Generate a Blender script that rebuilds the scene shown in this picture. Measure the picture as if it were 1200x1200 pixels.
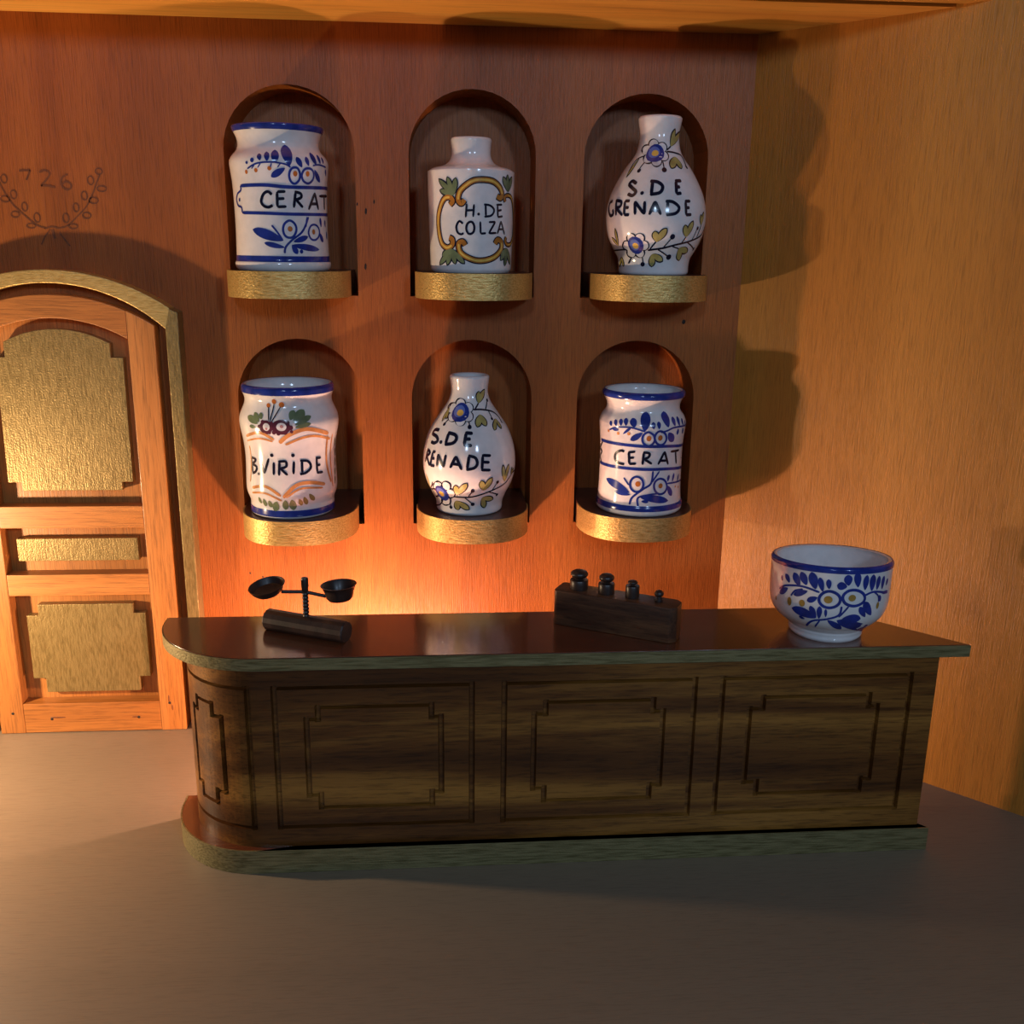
import bpy, bmesh, math, random
from mathutils import Vector, Matrix
from math import sin, cos, pi, sqrt, radians, hypot

for o in list(bpy.data.objects): bpy.data.objects.remove(o)
SC = bpy.context.scene
COL = SC.collection
random.seed(4)

# ------------------------------------------------------------------ camera
cam = bpy.data.cameras.new('camera'); cam.sensor_width = 36.0; cam.lens = 34.5
cam.clip_start = 0.02
co = bpy.data.objects.new('camera', cam); COL.objects.link(co)
FW = Vector((0.07911447, 0.96228793, -0.26027456)); RT = Vector((0.99683259, -0.0784906, 0.01280696))
UP = RT.cross(FW).normalized()
co.matrix_world = Matrix(((RT.x, UP.x, -FW.x, 0), (RT.y, UP.y, -FW.y, -2.35), (RT.z, UP.z, -FW.z, 1.187), (0, 0, 0, 1)))
SC.camera = co

# ------------------------------------------------------------------ world, lights, exposure
w = bpy.data.worlds.new('dim_room'); SC.world = w; w.use_nodes = True
w.node_tree.nodes['Background'].inputs[0].default_value = (0.50, 0.58, 0.75, 1)
w.node_tree.nodes['Background'].inputs[1].default_value = 0.03
SC.view_settings.view_transform = 'Standard'
SC.view_settings.look = 'None'
SC.view_settings.gamma = 1.0
SC.view_settings.use_curve_mapping = False
SC.view_settings.exposure = 0.3

def lamp(name, kind, loc, energy, color, size, target=None):
    l = bpy.data.lights.new(name, kind); l.energy = energy; l.color = color
    if kind == 'AREA':
        l.shape = 'RECTANGLE'; l.size, l.size_y = size
    else:
        l.shadow_soft_size = size
    o = bpy.data.objects.new(name, l); COL.objects.link(o); o.location = loc
    if target:
        d = Vector(target) - Vector(loc)
        o.rotation_euler = d.to_track_quat('-Z', 'Y').to_euler()
    return o
# warm bulb on the floor behind the counter, warm bulb beside the door, two cool windows of the room behind the camera
lamp('warm_bulb', 'POINT', (-0.16, -0.28, 0.08), 29.0, (1.0, 0.57, 0.40), 0.02)
lamp('warm_bulb', 'POINT', (-1.39, -0.44, 0.43), 41.0, (1.0, 0.70, 0.42), 0.025)
lamp('room_window', 'AREA', (-0.55, -4.2, 2.35), 20.0, (0.53, 0.73, 1.0), (0.30, 0.4), (0.2, 0, 1.0))
lamp('room_window', 'AREA', (1.45, -4.2, 2.25), 25.0, (0.53, 0.73, 1.0), (0.30, 0.4), (0.2, 0, 1.0))

# ------------------------------------------------------------------ materials
def principled(name):
    m = bpy.data.materials.new(name); m.use_nodes = True
    nt = m.node_tree; b = nt.nodes['Principled BSDF']
    return m, nt, b
def node(nt, t, **kw):
    n = nt.nodes.new(t)
    for k, v in kw.items(): setattr(n, k, v)
    return n
def ramp(nt, fac, stops):
    r = node(nt, 'ShaderNodeValToRGB'); e = r.color_ramp.elements
    while len(e) < len(stops): e.new(0.5)
    for el, (p, c) in zip(e, stops): el.position = p; el.color = (*c, 1)
    nt.links.new(fac, r.inputs[0]); return r.outputs[0]
def wood(name, dark, mid, light, grain='Z', fine=170.0, coarse=7.0, stretch=22.0, rough=0.4, coat=0.3, bump=0.12, fibre=0.35, coat_rough=0.2, spec=0.5):
    m, nt, b = principled(name); L = nt.links
    tc = node(nt, 'ShaderNodeTexCoord'); 
    def scaled(s):
        mp = node(nt, 'ShaderNodeMapping'); k = [s, s, s]; k['XYZ'.index(grain)] = s / stretch
        mp.inputs['Scale'].default_value = k; L.new(tc.outputs['Object'], mp.inputs[0]); return mp.outputs[0]
    def noise(vec, det=4.0, dist=0.0, ro=0.55):
        n = node(nt, 'ShaderNodeTexNoise'); n.inputs['Scale'].default_value = 1.0
        n.inputs['Detail'].default_value = det; n.inputs['Roughness'].default_value = ro; n.inputs['Distortion'].default_value = dist
        L.new(vec, n.inputs['Vector']); return n.outputs['Fac']
    big = noise(scaled(coarse), 5.0, 0.6)
    fin = noise(scaled(fine), 3.0, 0.3, 0.65)
    c1 = ramp(nt, big, [(0.32, dark), (0.5, mid), (0.68, light)])
    c2 = ramp(nt, fin, [(0.34, (0.22, 0.2, 0.18)), (0.52, (1, 1, 1))])
    mx = node(nt, 'ShaderNodeMix', data_type='RGBA', blend_type='MULTIPLY'); mx.inputs[0].default_value = fibre
    L.new(c1, mx.inputs['A']); L.new(c2, mx.inputs['B'])
    L.new(mx.outputs['Result'], b.inputs['Base Color'])
    b.inputs['Roughness'].default_value = rough; b.inputs['Specular IOR Level'].default_value = spec
    b.inputs['Coat Weight'].default_value = coat; b.inputs['Coat Roughness'].default_value = coat_rough
    bp = node(nt, 'ShaderNodeBump'); bp.inputs['Strength'].default_value = bump; bp.inputs['Distance'].default_value = 0.004
    L.new(fin, bp.inputs['Height']); L.new(bp.outputs[0], b.inputs['Normal']); L.new(bp.outputs[0], b.inputs['Coat Normal'])
    return m
def gold(name, dark, light, grain='X', metallic=0.55, rough=0.42, bump=0.25, fine=320.0, stretch=7.0):
    m, nt, b = principled(name); L = nt.links
    tc = node(nt, 'ShaderNodeTexCoord')
    mp = node(nt, 'ShaderNodeMapping'); k = [fine] * 3; k['XYZ'.index(grain)] = fine / stretch
    mp.inputs['Scale'].default_value = k; L.new(tc.outputs['Object'], mp.inputs[0])
    n = node(nt, 'ShaderNodeTexNoise'); n.inputs['Scale'].default_value = 1.0; n.inputs['Detail'].default_value = 4.0; L.new(mp.outputs[0], n.inputs['Vector'])
    n2 = node(nt, 'ShaderNodeTexNoise'); n2.inputs['Scale'].default_value = 260.0; n2.inputs['Detail'].default_value = 2.0; L.new(tc.outputs['Object'], n2.inputs['Vector'])
    L.new(ramp(nt, n.outputs['Fac'], [(0.3, dark), (0.6, light)]), b.inputs['Base Color'])
    b.inputs['Metallic'].default_value = metallic; b.inputs['Roughness'].default_value = rough
    ad = node(nt, 'ShaderNodeMath', operation='ADD'); L.new(n.outputs['Fac'], ad.inputs[0]); L.new(n2.outputs['Fac'], ad.inputs[1])
    bp = node(nt, 'ShaderNodeBump'); bp.inputs['Strength'].default_value = bump; bp.inputs['Distance'].default_value = 0.004
    L.new(ad.outputs[0], bp.inputs['Height']); L.new(bp.outputs[0], b.inputs['Normal'])
    return m
def glaze(name, col, var=0.06, rough=0.12, spec=0.5):
    m, nt, b = principled(name); L = nt.links
    tc = node(nt, 'ShaderNodeTexCoord'); n = node(nt, 'ShaderNodeTexNoise'); n.inputs['Scale'].default_value = 45.0; n.inputs['Detail'].default_value = 3.0
    L.new(tc.outputs['Object'], n.inputs['Vector'])
    d = tuple(c * (1 - 2.2 * var) for c in col); u = tuple(min(1, c * (1 + var)) for c in col)
    L.new(ramp(nt, n.outputs['Fac'], [(0.3, d), (0.62, u)]), b.inputs['Base Color'])
    b.inputs['Roughness'].default_value = rough; b.inputs['Specular IOR Level'].default_value = spec
    bp = node(nt, 'ShaderNodeBump'); bp.inputs['Strength'].default_value = 0.05; bp.inputs['Distance'].default_value = 0.003
    n3 = node(nt, 'ShaderNodeTexNoise'); n3.inputs['Scale'].default_value = 22.0; L.new(tc.outputs['Object'], n3.inputs['Vector'])
    L.new(n3.outputs['Fac'], bp.inputs['Height']); L.new(bp.outputs[0], b.inputs['Normal'])
    return m

M = {}
M['wall'] = wood('mahogany_board', (0.25, 0.069, 0.012), (0.33, 0.093, 0.016), (0.40, 0.120, 0.021), 'Z', fine=420, coarse=5, stretch=34, rough=0.45, coat=0.05, bump=0.35, spec=0.28, fibre=0.42, coat_rough=0.28)
M['wall_side'] = wood('orange_ply_board', (0.37, 0.145, 0.018), (0.44, 0.180, 0.024), (0.51, 0.218, 0.032), 'Z', fine=430, coarse=4, stretch=34, rough=0.42, coat=0.08, bump=0.42, spec=0.32, fibre=0.38, coat_rough=0.3)
M['ceiling'] = wood('honey_pine', (0.58, 0.25, 0.04), (0.72, 0.35, 0.06), (0.80, 0.44, 0.09), 'X', fine=120, coarse=9, stretch=24, rough=0.42, coat=0.25, bump=0.06, fibre=0.3)
M['door_wood'] = wood('door_wood', (0.32, 0.11, 0.02), (0.42, 0.155, 0.03), (0.50, 0.205, 0.05), 'Z', fine=300, coarse=9, stretch=26, rough=0.45, coat=0.2, bump=0.15, fibre=0.5)
M['door_rail'] = wood('door_rail_wood', (0.32, 0.11, 0.02), (0.42, 0.155, 0.03), (0.50, 0.205, 0.05), 'X', fine=300, coarse=9, stretch=26, rough=0.45, coat=0.2, bump=0.15, fibre=0.5)
M['walnut'] = wood('dark_walnut', (0.045, 0.013, 0.0025), (0.13, 0.045, 0.008), (0.36, 0.155, 0.028), 'X', fine=260, coarse=12, stretch=16, rough=0.38, coat_rough=0.14, spec=0.3, coat=0.25, bump=0.1, fibre=0.6)
M['worktop'] = wood('varnished_worktop', (0.09, 0.022, 0.009), (0.13, 0.034, 0.012), (0.17, 0.05, 0.018), 'X', fine=240, coarse=8, stretch=24, rough=0.25, coat=1.0, bump=0.04, fibre=0.4, coat_rough=0.07)
M['shelf_top'] = wood('stained_shelf', (0.05, 0.015, 0.008), (0.08, 0.024, 0.012), (0.10, 0.03, 0.014), 'X', fine=140, coarse=8, stretch=20, rough=0.4, coat=0.2, bump=0.05)
M['ebony'] = wood('ebony', (0.035, 0.013, 0.007), (0.085, 0.033, 0.015), (0.16, 0.065, 0.026), 'X', fine=240, coarse=30, stretch=10, rough=0.42, coat=0.15, bump=0.12, fibre=0.6)
M['turned'] = wood('turned_black_wood', (0.016, 0.009, 0.008), (0.030, 0.016, 0.013), (0.05, 0.025, 0.018), 'Z', fine=200, coarse=30, stretch=4, rough=0.42, coat=0.12, bump=0.05)
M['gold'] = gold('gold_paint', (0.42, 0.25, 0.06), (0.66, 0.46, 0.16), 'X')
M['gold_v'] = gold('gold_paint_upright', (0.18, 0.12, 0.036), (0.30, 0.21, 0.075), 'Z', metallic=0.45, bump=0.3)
M['dull_gold'] = gold('tarnished_gold', (0.13, 0.108, 0.04), (0.30, 0.26, 0.12), 'X', metallic=0.5, rough=0.45, bump=0.2, stretch=16)
M['floor'] = wood('taupe_painted_board', (0.21, 0.158, 0.106), (0.23, 0.172, 0.115), (0.25, 0.186, 0.125), 'X', fine=300, coarse=3, stretch=16, rough=0.5, coat=0.08, bump=0.12, fibre=0.18, coat_rough=0.4)
M['soot'] = wood('burnt_mark', (0.12, 0.036, 0.007), (0.16, 0.046, 0.009), (0.20, 0.058, 0.011), 'Z', rough=0.5, coat=0.2, fine=260)
M['pit'] = wood('dark_pit', (0.008, 0.004, 0.003), (0.012, 0.006, 0.004), (0.02, 0.01, 0.006), 'Z', rough=0.7, coat=0.0)
M['glaze'] = glaze('white_tin_glaze', (0.80, 0.77, 0.76), 0.03, 0.13)
PAINT = {'b': ('cobalt_paint', (0.018, 0.038, 0.26)), 'lb': ('pale_blue_paint', (0.10, 0.17, 0.52)), 'kl': ('ink_letter_paint', (0.008, 0.009, 0.028)), 'k': ('ink_blue_black_paint', (0.008, 0.009, 0.028)),
         'o': ('rust_paint', (0.50, 0.15, 0.03)), 'o2': ('orange_wash_paint', (0.62, 0.27, 0.09)), 'br': ('ochre_brown_paint', (0.42, 0.17, 0.03)),
         'y': ('yellow_paint', (0.75, 0.48, 0.10)), 'y2': ('olive_yellow_paint', (0.42, 0.36, 0.12)), 'y3': ('ochre_paint', (0.42, 0.24, 0.05)),
         'g': ('sage_green_paint', (0.16, 0.21, 0.11)), 'g2': ('moss_paint', (0.24, 0.20, 0.08)), 'pu': ('plum_paint', (0.10, 0.025, 0.045)),
         'pk': ('pink_paint', (0.55, 0.25, 0.25)), 'w': ('white_petal_paint', (0.78, 0.76, 0.77))}
for k, (n, c) in PAINT.items(): M['p_' + k] = glaze(n, c, 0.12, 0.16)
PARTNAME = {'kl': 'painted_letter', 'b': 'painted_blue_spray', 'lb': 'painted_petal_wash', 'k': 'painted_dark_line', 'o': 'painted_rust_dot', 'o2': 'painted_orange_scroll', 'br': 'painted_ochre_scrollwork',
            'y': 'painted_yellow_fill', 'y2': 'painted_olive_leaf', 'y3': 'painted_ochre_dot', 'g': 'painted_green_leaf', 'g2': 'painted_moss_leaf', 'pu': 'painted_plum_flower', 'pk': 'painted_pink_centre', 'w': 'painted_white_petal'}

# ------------------------------------------------------------------ helpers
def link(name, me, mat, parent=None):
    o = bpy.data.objects.new(name, me); COL.objects.link(o)
    if mat is not None and not me.materials: me.materials.append(mat)
    if parent: o.parent = parent
    return o
def from_bm(name, bm, mat, parent=None, smooth=False, angle=None):
    bmesh.ops.recalc_face_normals(bm, faces=bm.faces[:])
    me = bpy.data.meshes.new(name); bm.to_mesh(me); bm.free()
    if smooth:
        for p in me.polygons: p.use_smooth = True
        if angle: me.set_sharp_from_angle(angle=radians(angle))
    return link(name, me, mat, parent)
def empty(name, loc=(0, 0, 0)):
    o = bpy.data.objects.new(name, None); o.empty_display_size = 0.05; COL.objects.link(o); o.location = loc; return o
def tag(o, label, cat, group=None):
    o['label'] = label; o['category'] = cat
    if group: o['group'] = group
    return o
def structure(o): o['kind'] = 'structure'; return o
def bevel_all(bm, wdt, seg=2, ang=40):
    es = [e for e in bm.edges if len(e.link_faces) == 2 and e.calc_face_angle(0) > radians(ang)]
    if es: bmesh.ops.bevel(bm, geom=es, offset=wdt, segments=seg, profile=0.6, affect='EDGES', clamp_overlap=True)
def prism_y(pts, y0, y1, bev=0.0, seg=2):
    """outline in (x, z), extruded from y0 (front) to y1 (back)"""
    bm = bmesh.new()
    a = [bm.verts.new((x, y0, z)) for x, z in pts]; b = [bm.verts.new((x, y1, z)) for x, z in pts]
    bm.faces.new(a); bm.faces.new(b[::-1])
    for i in range(len(pts)):
        j = (i + 1) % len(pts); bm.faces.new((a[i], b[i], b[j], a[j]))
    bmesh.ops.recalc_face_normals(bm, faces=bm.faces[:])
    if bev: bevel_all(bm, bev, seg)
    return bm
def prism_z(pts, z0, z1, bev=0.0, seg=2):
    bm = bmesh.new()
    a = [bm.verts.new((x, y, z0)) for x, y in pts]; b = [bm.verts.new((x, y, z1)) for x, y in pts]
    bm.faces.new(a[::-1]); bm.faces.new(b)
    for i in range(len(pts)):
        j = (i + 1) % len(pts); bm.faces.new((a[i], a[j], b[j], b[i]))
    bmesh.ops.recalc_face_normals(bm, faces=bm.faces[:])
    if bev: bevel_all(bm, bev, seg)
    return bm
def box(x0, x1, y0, y1, z0, z1, bev=0.0): return prism_y([(x0, z0), (x1, z0), (x1, z1), (x0, z1)], y0, y1, bev)
def lathe(prof, n=72, bm=None):
    bm = bm or bmesh.new(); rings = []
    for r, z in prof:
        if r < 1e-5: rings.append([bm.verts.new((0, 0, z))])
        else: rings.append([bm.verts.new((r * sin(2 * pi * i / n), -r * cos(2 * pi * i / n), z)) for i in range(n)])
    for a, b in zip(rings, rings[1:]):
        for i in range(n):
            j = (i + 1) % n
            if len(a) == 1 and len(b) == 1: continue
            if len(a) == 1: bm.faces.new((a[0], b[j], b[i]))
            elif len(b) == 1: bm.faces.new((a[i], a[j], b[0]))
            else: bm.faces.new((a[i], a[j], b[j], b[i]))
    return bm
def catmull(p, sub=6, closed=False):
    out = []; n = len(p)
    if n == 2 and not closed:
        return [tuple(p[0][k] + (p[1][k] - p[0][k]) * t / sub for k in range(len(p[0]))) for t in range(sub + 1)]
    rng = range(n) if closed else range(n - 1)
    for i in rng:
        g = (lambda k: p[k % n]) if closed else (lambda k: p[max(0, min(n - 1, k))])
        p0, p1, p2, p3 = g(i - 1), g(i), g(i + 1), g(i + 2)
        for s in range(sub):
            t = s / sub
            out.append(tuple(0.5 * (2 * b + (c - a) * t + (2 * a - 5 * b + 4 * c - d) * t * t + (3 * b - a - 3 * c + d) * t ** 3) for a, b, c, d in zip(p0, p1, p2, p3)))
    if not closed: out.append(p[-1])
    return out
def arc_pts(xc, apex, halfw, sag, x0, x1, n=14):
    R = (halfw ** 2 + sag ** 2) / (2 * sag)
    return [(x, apex - R + sqrt(R * R - (x - xc) ** 2)) for x in [x0 + (x1 - x0) * i / n for i in range(n + 1)]]

# ------------------------------------------------------------------ the setting
CORNER = 0.733; CEIL = 1.655
NICHE_X = (-0.315, 0.093, 0.4915); NICHE_W = 0.288
ROWS = ((1.074, 1.526), (0.524, 0.975))
ARCH_R = NICHE_W / 2
def niche_loop(cx, zb, zt, n=20):
    pts = [(cx - ARCH_R, zb)]
    zc = zt - ARCH_R * 0.97
    for i in range(n + 1):
        a = pi - pi * i / n
        pts.append((cx + ARCH_R * cos(a), zc + ARCH_R * 0.97 * sin(a)))
    pts.append((cx + ARCH_R, zb))
    return pts
NDEP = 0.13
# floor
fl = [(-2.2, 0.0), (CORNER, 0.0), (CORNER + 1.6, -1.6), (CORNER + 1.6, -2.6), (-2.2, -2.6)]
structure(from_bm('floor', prism_z(fl, -0.03, 0.0), M['floor']))
# back wall: one board with six arched openings, each with its sleeve and back
bm = bmesh.new()
def loop_edges(pts, y):
    vs = [bm.verts.new((x, y, z)) for x, z in pts]
    return vs, [bm.edges.new((vs[i], vs[(i + 1) % len(vs)])) for i in range(len(vs))]
outer = [(-2.2, 0.0), (CORNER, 0.0), (CORNER, CEIL), (-2.2, CEIL)]
_, es = loop_edges(outer, 0.0)
loops = []
for zb, zt in ROWS:
    for cx in NICHE_X:
        vs, e = loop_edges(niche_loop(cx, zb, zt), 0.0); es += e; loops.append(vs)
bmesh.ops.triangle_fill(bm, use_beauty=True, use_dissolve=False, edges=es)
for vs in loops:
    b = [bm.verts.new((v.co.x, NDEP, v.co.z)) for v in vs]
    for i in range(len(vs)):
        j = (i + 1) % len(vs); bm.faces.new((vs[i], vs[j], b[j], b[i]))
wall_back = structure(from_bm('wall_back', bm, M['wall']))
for zb, zt in ROWS:
    for cx in NICHE_X:
        from_bm('niche_back', prism_y(niche_loop(cx, zb, zt), NDEP, NDEP + 0.012), M['wall'], wall_back)
# right wall at 45 degrees
wr = from_bm('wall_right', box(0, 1.9, 0.0, 0.03, 0.0, CEIL + 0.06), M['wall_side'])
wr.location = (CORNER, 0, 0); wr.rotation_euler = (0, 0, radians(-45)); structure(wr)
# ceiling board with a second board along its front edge
ce = structure(from_bm('ceiling', prism_z([(-2.2, 0.0), (CORNER, 0.0), (CORNER + 0.30, -0.30), (-2.2, -0.275)], CEIL, CEIL + 0.03), M['ceiling']))
from_bm('front_board', prism_z([(-2.2, -0.283), (CORNER + 0.32, -0.310), (CORNER + 0.36, -0.35), (-2.2, -0.35)], CEIL + 0.004, CEIL + 0.03, 0.002), M['ceiling'], ce)

# painted date and wreath on the wall, small pits in the board
def flat_ribbon(bm, pts, wid, y, closed=False):
    n = len(pts); L = []
    for i, (x, z) in enumerate(pts):
        a = pts[(i - 1) % n] if (closed or i > 0) else pts[i]; b = pts[(i + 1) % n] if (closed or i < n - 1) else pts[i]
        dx, dz = b[0] - a[0], b[1] - a[1]; d = hypot(dx, dz) or 1
        nx, nz = -dz / d * wid / 2, dx / d * wid / 2
        L.append((bm.verts.new((x + nx, y, z + nz)), bm.verts.new((x - nx, y, z - nz))))
    for i in range(n if closed else n - 1):
        j = (i + 1) % n; bm.faces.new((L[i][0], L[j][0], L[j][1], L[i][1]))
WX = lambda u: -0.9465 + u * 0.0002285
WZ = lambda v: 1.3715 - v * 0.000228
bm = bmesh.new()
def wr_st(*p, w=0.0032): flat_ribbon(bm, [(WX(a), WZ(b)) for a, b in catmull(p, 5)], w, -0.0008)
def wr_ring(x, y, rx, ry): flat_ribbon(bm, [(WX(x + rx * cos(a)), WZ(y + ry * sin(a))) for a in [2 * pi * i / 14 for i in range(14)]], 0.0026, -0.0008, True)
wr_st((200, 158), (305, 150), w=0.004); wr_st((305, 150), (258, 242), w=0.004)
wr_st((385, 168), (440, 150), (480, 178), (455, 225), (388, 292), w=0.004); wr_st((388, 292), (450, 290), (520, 306), w=0.004)
wr_st((648, 183), (595, 212), (578, 270), (612, 322), (662, 312), (668, 272), (625, 250), (588, 275), w=0.004)
for sgn in (1, -1):
    f = (lambda x: x) if sgn > 0 else (lambda x: 908 - x)
    wr_st(*[(f(a), b) for a, b in ((520, 685), (600, 658), (700, 572), (800, 470), (870, 350), (905, 270), (950, 180))], w=0.003)
    for x, y, rx, ry in ((590, 590, 28, 44), (652, 666, 42, 22), (695, 490, 26, 40), (790, 562, 38, 28), (785, 378, 28, 40), (868, 420, 44, 28), (858, 235, 28, 40), (955, 310, 44, 26), (942, 150, 32, 28)):
        wr_ring(f(x), y, rx, ry)
wr_st((380, 690), (450, 672), (520, 688)); wr_st((450, 700), (470, 782), w=0.006); wr_st((430, 700), (380, 760), (335, 840)); wr_st((515, 725), (560, 790), (605, 850))
from_bm('painted_wreath_and_date', bm, M['soot'], wall_back)
for x, z, sx, sz in ((-0.168, 1.277, 0.002, 0.004), (-0.149, 1.262, 0.003, 0.008), (-0.153, 1.140, 0.003, 0.008), (-0.130, 1.283, 0.002, 0.005), (-0.455, 0.400, 0.002, 0.003), (-0.425, 0.390, 0.002, 0.003), (0.60, 1.020, 0.005, 0.006)):
    b = bmesh.new(); bmesh.ops.create_icosphere(b, subdivisions=1, radius=1.0)
    bmesh.ops.transform(b, matrix=Matrix.Translation((x, 0, z)) @ Matrix.Diagonal((sx, 0.0012, sz, 1)), verts=b.verts[:])
    from_bm('pit', b, M['pit'], wall_back)

# ------------------------------------------------------------------ door
door = structure(empty('door_1', (-0.853, 0, 0)))
def dpart(name, bmsh, mat, parent=door, smooth=False):
    bmesh.ops.translate(bmsh, vec=(0.853, 0, 0), verts=bmsh.verts[:])
    return from_bm(name, bmsh, mat, parent, smooth)
XC = -0.853
dtop = lambda x0, x1, n=14: arc_pts(XC, 1.073, 0.225, 0.067, x0, x1, n)
dpart('backing_board', prism_y([(-1.076, 0.004), (-0.630, 0.004)] + dtop(-0.630, -1.076)[0:], -0.004, 0.0), M['door_wood'])
dpart('stile', prism_y([(-1.078, 0.001), (-1.019, 0.001)] + dtop(-1.019, -1.078, 5), -0.042, -0.004, 0.0015), M['door_wood'])
dpart('stile', prism_y([(-0.688, 0.001), (-0.628, 0.001)] + dtop(-0.628, -0.688, 5), -0.042, -0.004, 0.0015), M['door_wood'])
dpart('arched_rail', prism_y(dtop(-1.0185, -0.6885) + arc_pts(XC, 1.021, 0.165, 0.046, -0.6885, -1.0185), -0.042, -0.004, 0.0015), M['door_rail'])
for z0, z1 in ((0.532, 0.585), (0.363, 0.416), (0.002, 0.080)):
    dpart('rail', box(-1.0185, -0.6885, -0.042, -0.004, z0, z1, 0.0015), M['door_rail'])
nx = 0.026
p1 = [(-0.963, 0.620), (-0.735, 0.620), (-0.735, 0.640), (-0.709, 0.640), (-0.707, 0.932), (-0.734, 0.932)] + arc_pts(XC, 0.996, 0.119, 0.032, -0.734, -0.968) + [(-0.968, 0.932), (-0.989, 0.932), (-0.994, 0.640), (-0.963, 0.640)]
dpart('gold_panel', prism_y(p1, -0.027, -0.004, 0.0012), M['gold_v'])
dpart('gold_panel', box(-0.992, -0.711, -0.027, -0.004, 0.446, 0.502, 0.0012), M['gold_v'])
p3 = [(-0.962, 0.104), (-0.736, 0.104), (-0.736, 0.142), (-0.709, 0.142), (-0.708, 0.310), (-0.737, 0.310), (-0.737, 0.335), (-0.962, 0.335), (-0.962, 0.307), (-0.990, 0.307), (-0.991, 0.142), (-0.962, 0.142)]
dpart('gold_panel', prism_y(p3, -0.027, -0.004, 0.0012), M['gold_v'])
for x, z in ((-0.953, 0.038), (-0.742, 0.038), (-0.664, 0.075), (-1.045, 0.055)):
    b = bmesh.new(); bmesh.ops.create_icosphere(b, subdivisions=1, radius=1.0)
    bmesh.ops.transform(b, matrix=Matrix.Translation((x, -0.042, z)) @ Matrix.Diagonal((0.004, 0.0015, 0.004, 1)), verts=b.verts[:])
    dpart('nail_head', b, M['pit'])
for x, z, sx, sz in ((-0.938, 0.042, 0.020, 0.0022), (-0.750, 0.039, 0.009, 0.0018), (-0.665, 0.085, 0.0022, 0.012), (-0.658, 0.062, 0.002, 0.008)):
    b = bmesh.new(); bmesh.ops.create_icosphere(b, subdivisions=2, radius=1.0)
    bmesh.ops.transform(b, matrix=Matrix.Translation((x, -0.042, z)) @ Matrix.Diagonal((sx, 0.0006, sz, 1)), verts=b.verts[:])
    dpart('knot', b, M['soot'])
FT = -0.047
fo = arc_pts(XC, 1.127, 0.265, 0.083, -0.590, -1.116, 24); fi = arc_pts(XC, 1.098, 0.252, 0.100, -1.105, -0.601, 24)
frame = dpart('arched_frame', prism_y(fo + fi, FT, 0.0, 0.002), M['gold'])
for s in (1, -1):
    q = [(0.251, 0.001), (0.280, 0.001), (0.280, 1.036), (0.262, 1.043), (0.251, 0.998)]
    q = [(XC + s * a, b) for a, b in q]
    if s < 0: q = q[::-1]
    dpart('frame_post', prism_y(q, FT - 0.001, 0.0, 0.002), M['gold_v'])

# ------------------------------------------------------------------ niche shelves
SP = 0.185
def shelf_outline(hw, back, front, n=28):
    pts = [(-hw, back), (-hw, -0.03)]
    for i in range(1, n):
        a = pi * i / n; c, s = cos(a), sin(a); e = 2 / 2.35
        pts.append((-hw * (abs(c) ** e) * (1 if c > 0 else -1), -0.03 - (front - 0.03) * s ** e))
    return pts + [(hw, -0.03), (hw, back)]
SHELF_LABEL = {(0, 0): 'gold edged half round shelf under the upper left blue banded jar', (0, 1): 'gold edged half round shelf under the H. DE COLZA bottle', (0, 2): 'gold edged half round shelf under the upper right bottle',
               (1, 0): 'gold edged half round shelf under the B.VIRIDE jar', (1, 1): 'gold edged half round shelf under the lower middle bottle', (1, 2): 'gold edged half round shelf under the lower right blue banded jar'}
SX = ((-0.320, 0.095, 0.499), (-0.317, 0.093, 0.490))
HW = ((0.141, 0.134, 0.140), (0.135, 0.135, 0.139))
for r, (zb, zt) in enumerate(ROWS):
    for c in range(3):
        hw = min(HW[r][c], ARCH_R - 0.0035 - abs(SX[r][c] - NICHE_X[c]))
        e = empty('niche_shelf', (SX[r][c], 0, zb + 0.0005)); tag(e, SHELF_LABEL[r, c], 'shelf', 'half round shelves in the arched niches')
        from_bm('board', prism_z(shelf_outline(hw - 0.003, NDEP - 0.001, SP - 0.003), 0.0, 0.0565), M['shelf_top'], e)
        o = shelf_outline(hw, 0.0, SP)[1:-1]; inn = shelf_outline(hw - 0.0029, 0.0, SP - 0.0029)[1:-1]
        from_bm('gold_edge', prism_z(o + inn[::-1], 0.0003, 0.0570), M['gold'], e, True, 35)

# ------------------------------------------------------------------ counter
counter = tag(empty('counter', (0.25, -0.54, 0)), 'long dark walnut shop counter with one rounded end and carved panels', 'counter')
OFF = Vector((-0.25, 0.54, 0))
def cpart(name, bmsh, mat, parent=counter, smooth=False, angle=None):
    bmesh.ops.translate(bmsh, vec=OFF, verts=bmsh.verts[:]); return from_bm(name, bmsh, mat, parent, smooth, angle)
def counter_outline(xl, yf, r, xr, yb, n=24, ry=None):
    ry = ry or r
    pts = [(xl, yb)]
    for i in range(n + 1):
        a = pi / 2 * i / n
        pts.append((xl + r - r * cos(a), yf + ry - ry * sin(a)))
    d = (yb - yf)
    return pts + [(xr, yf), (xr - d * 0.98, yb)]
# plinth: board with a thin tarnished band round it
pl = cpart('plinth', prism_z(counter_outline(-0.527, -0.649, 0.176, 1.001, -0.440), 0.0005, 0.050), M['worktop'])
def band(outline_fn, t, z0, z1, bev=0.0):
    o = outline_fn(0.0); i = outline_fn(t)
    return prism_z(o + i[::-1], z0, z1, bev)
cpart('plinth_band', band(lambda t: counter_outline(-0.530 + t, -0.652 + t, 0.179 - t, 1.004 - t * 0.4, -0.440 + 0.0001), 0.0028, 0.0005, 0.0505), M['dull_gold'], pl, True, 35)
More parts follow.
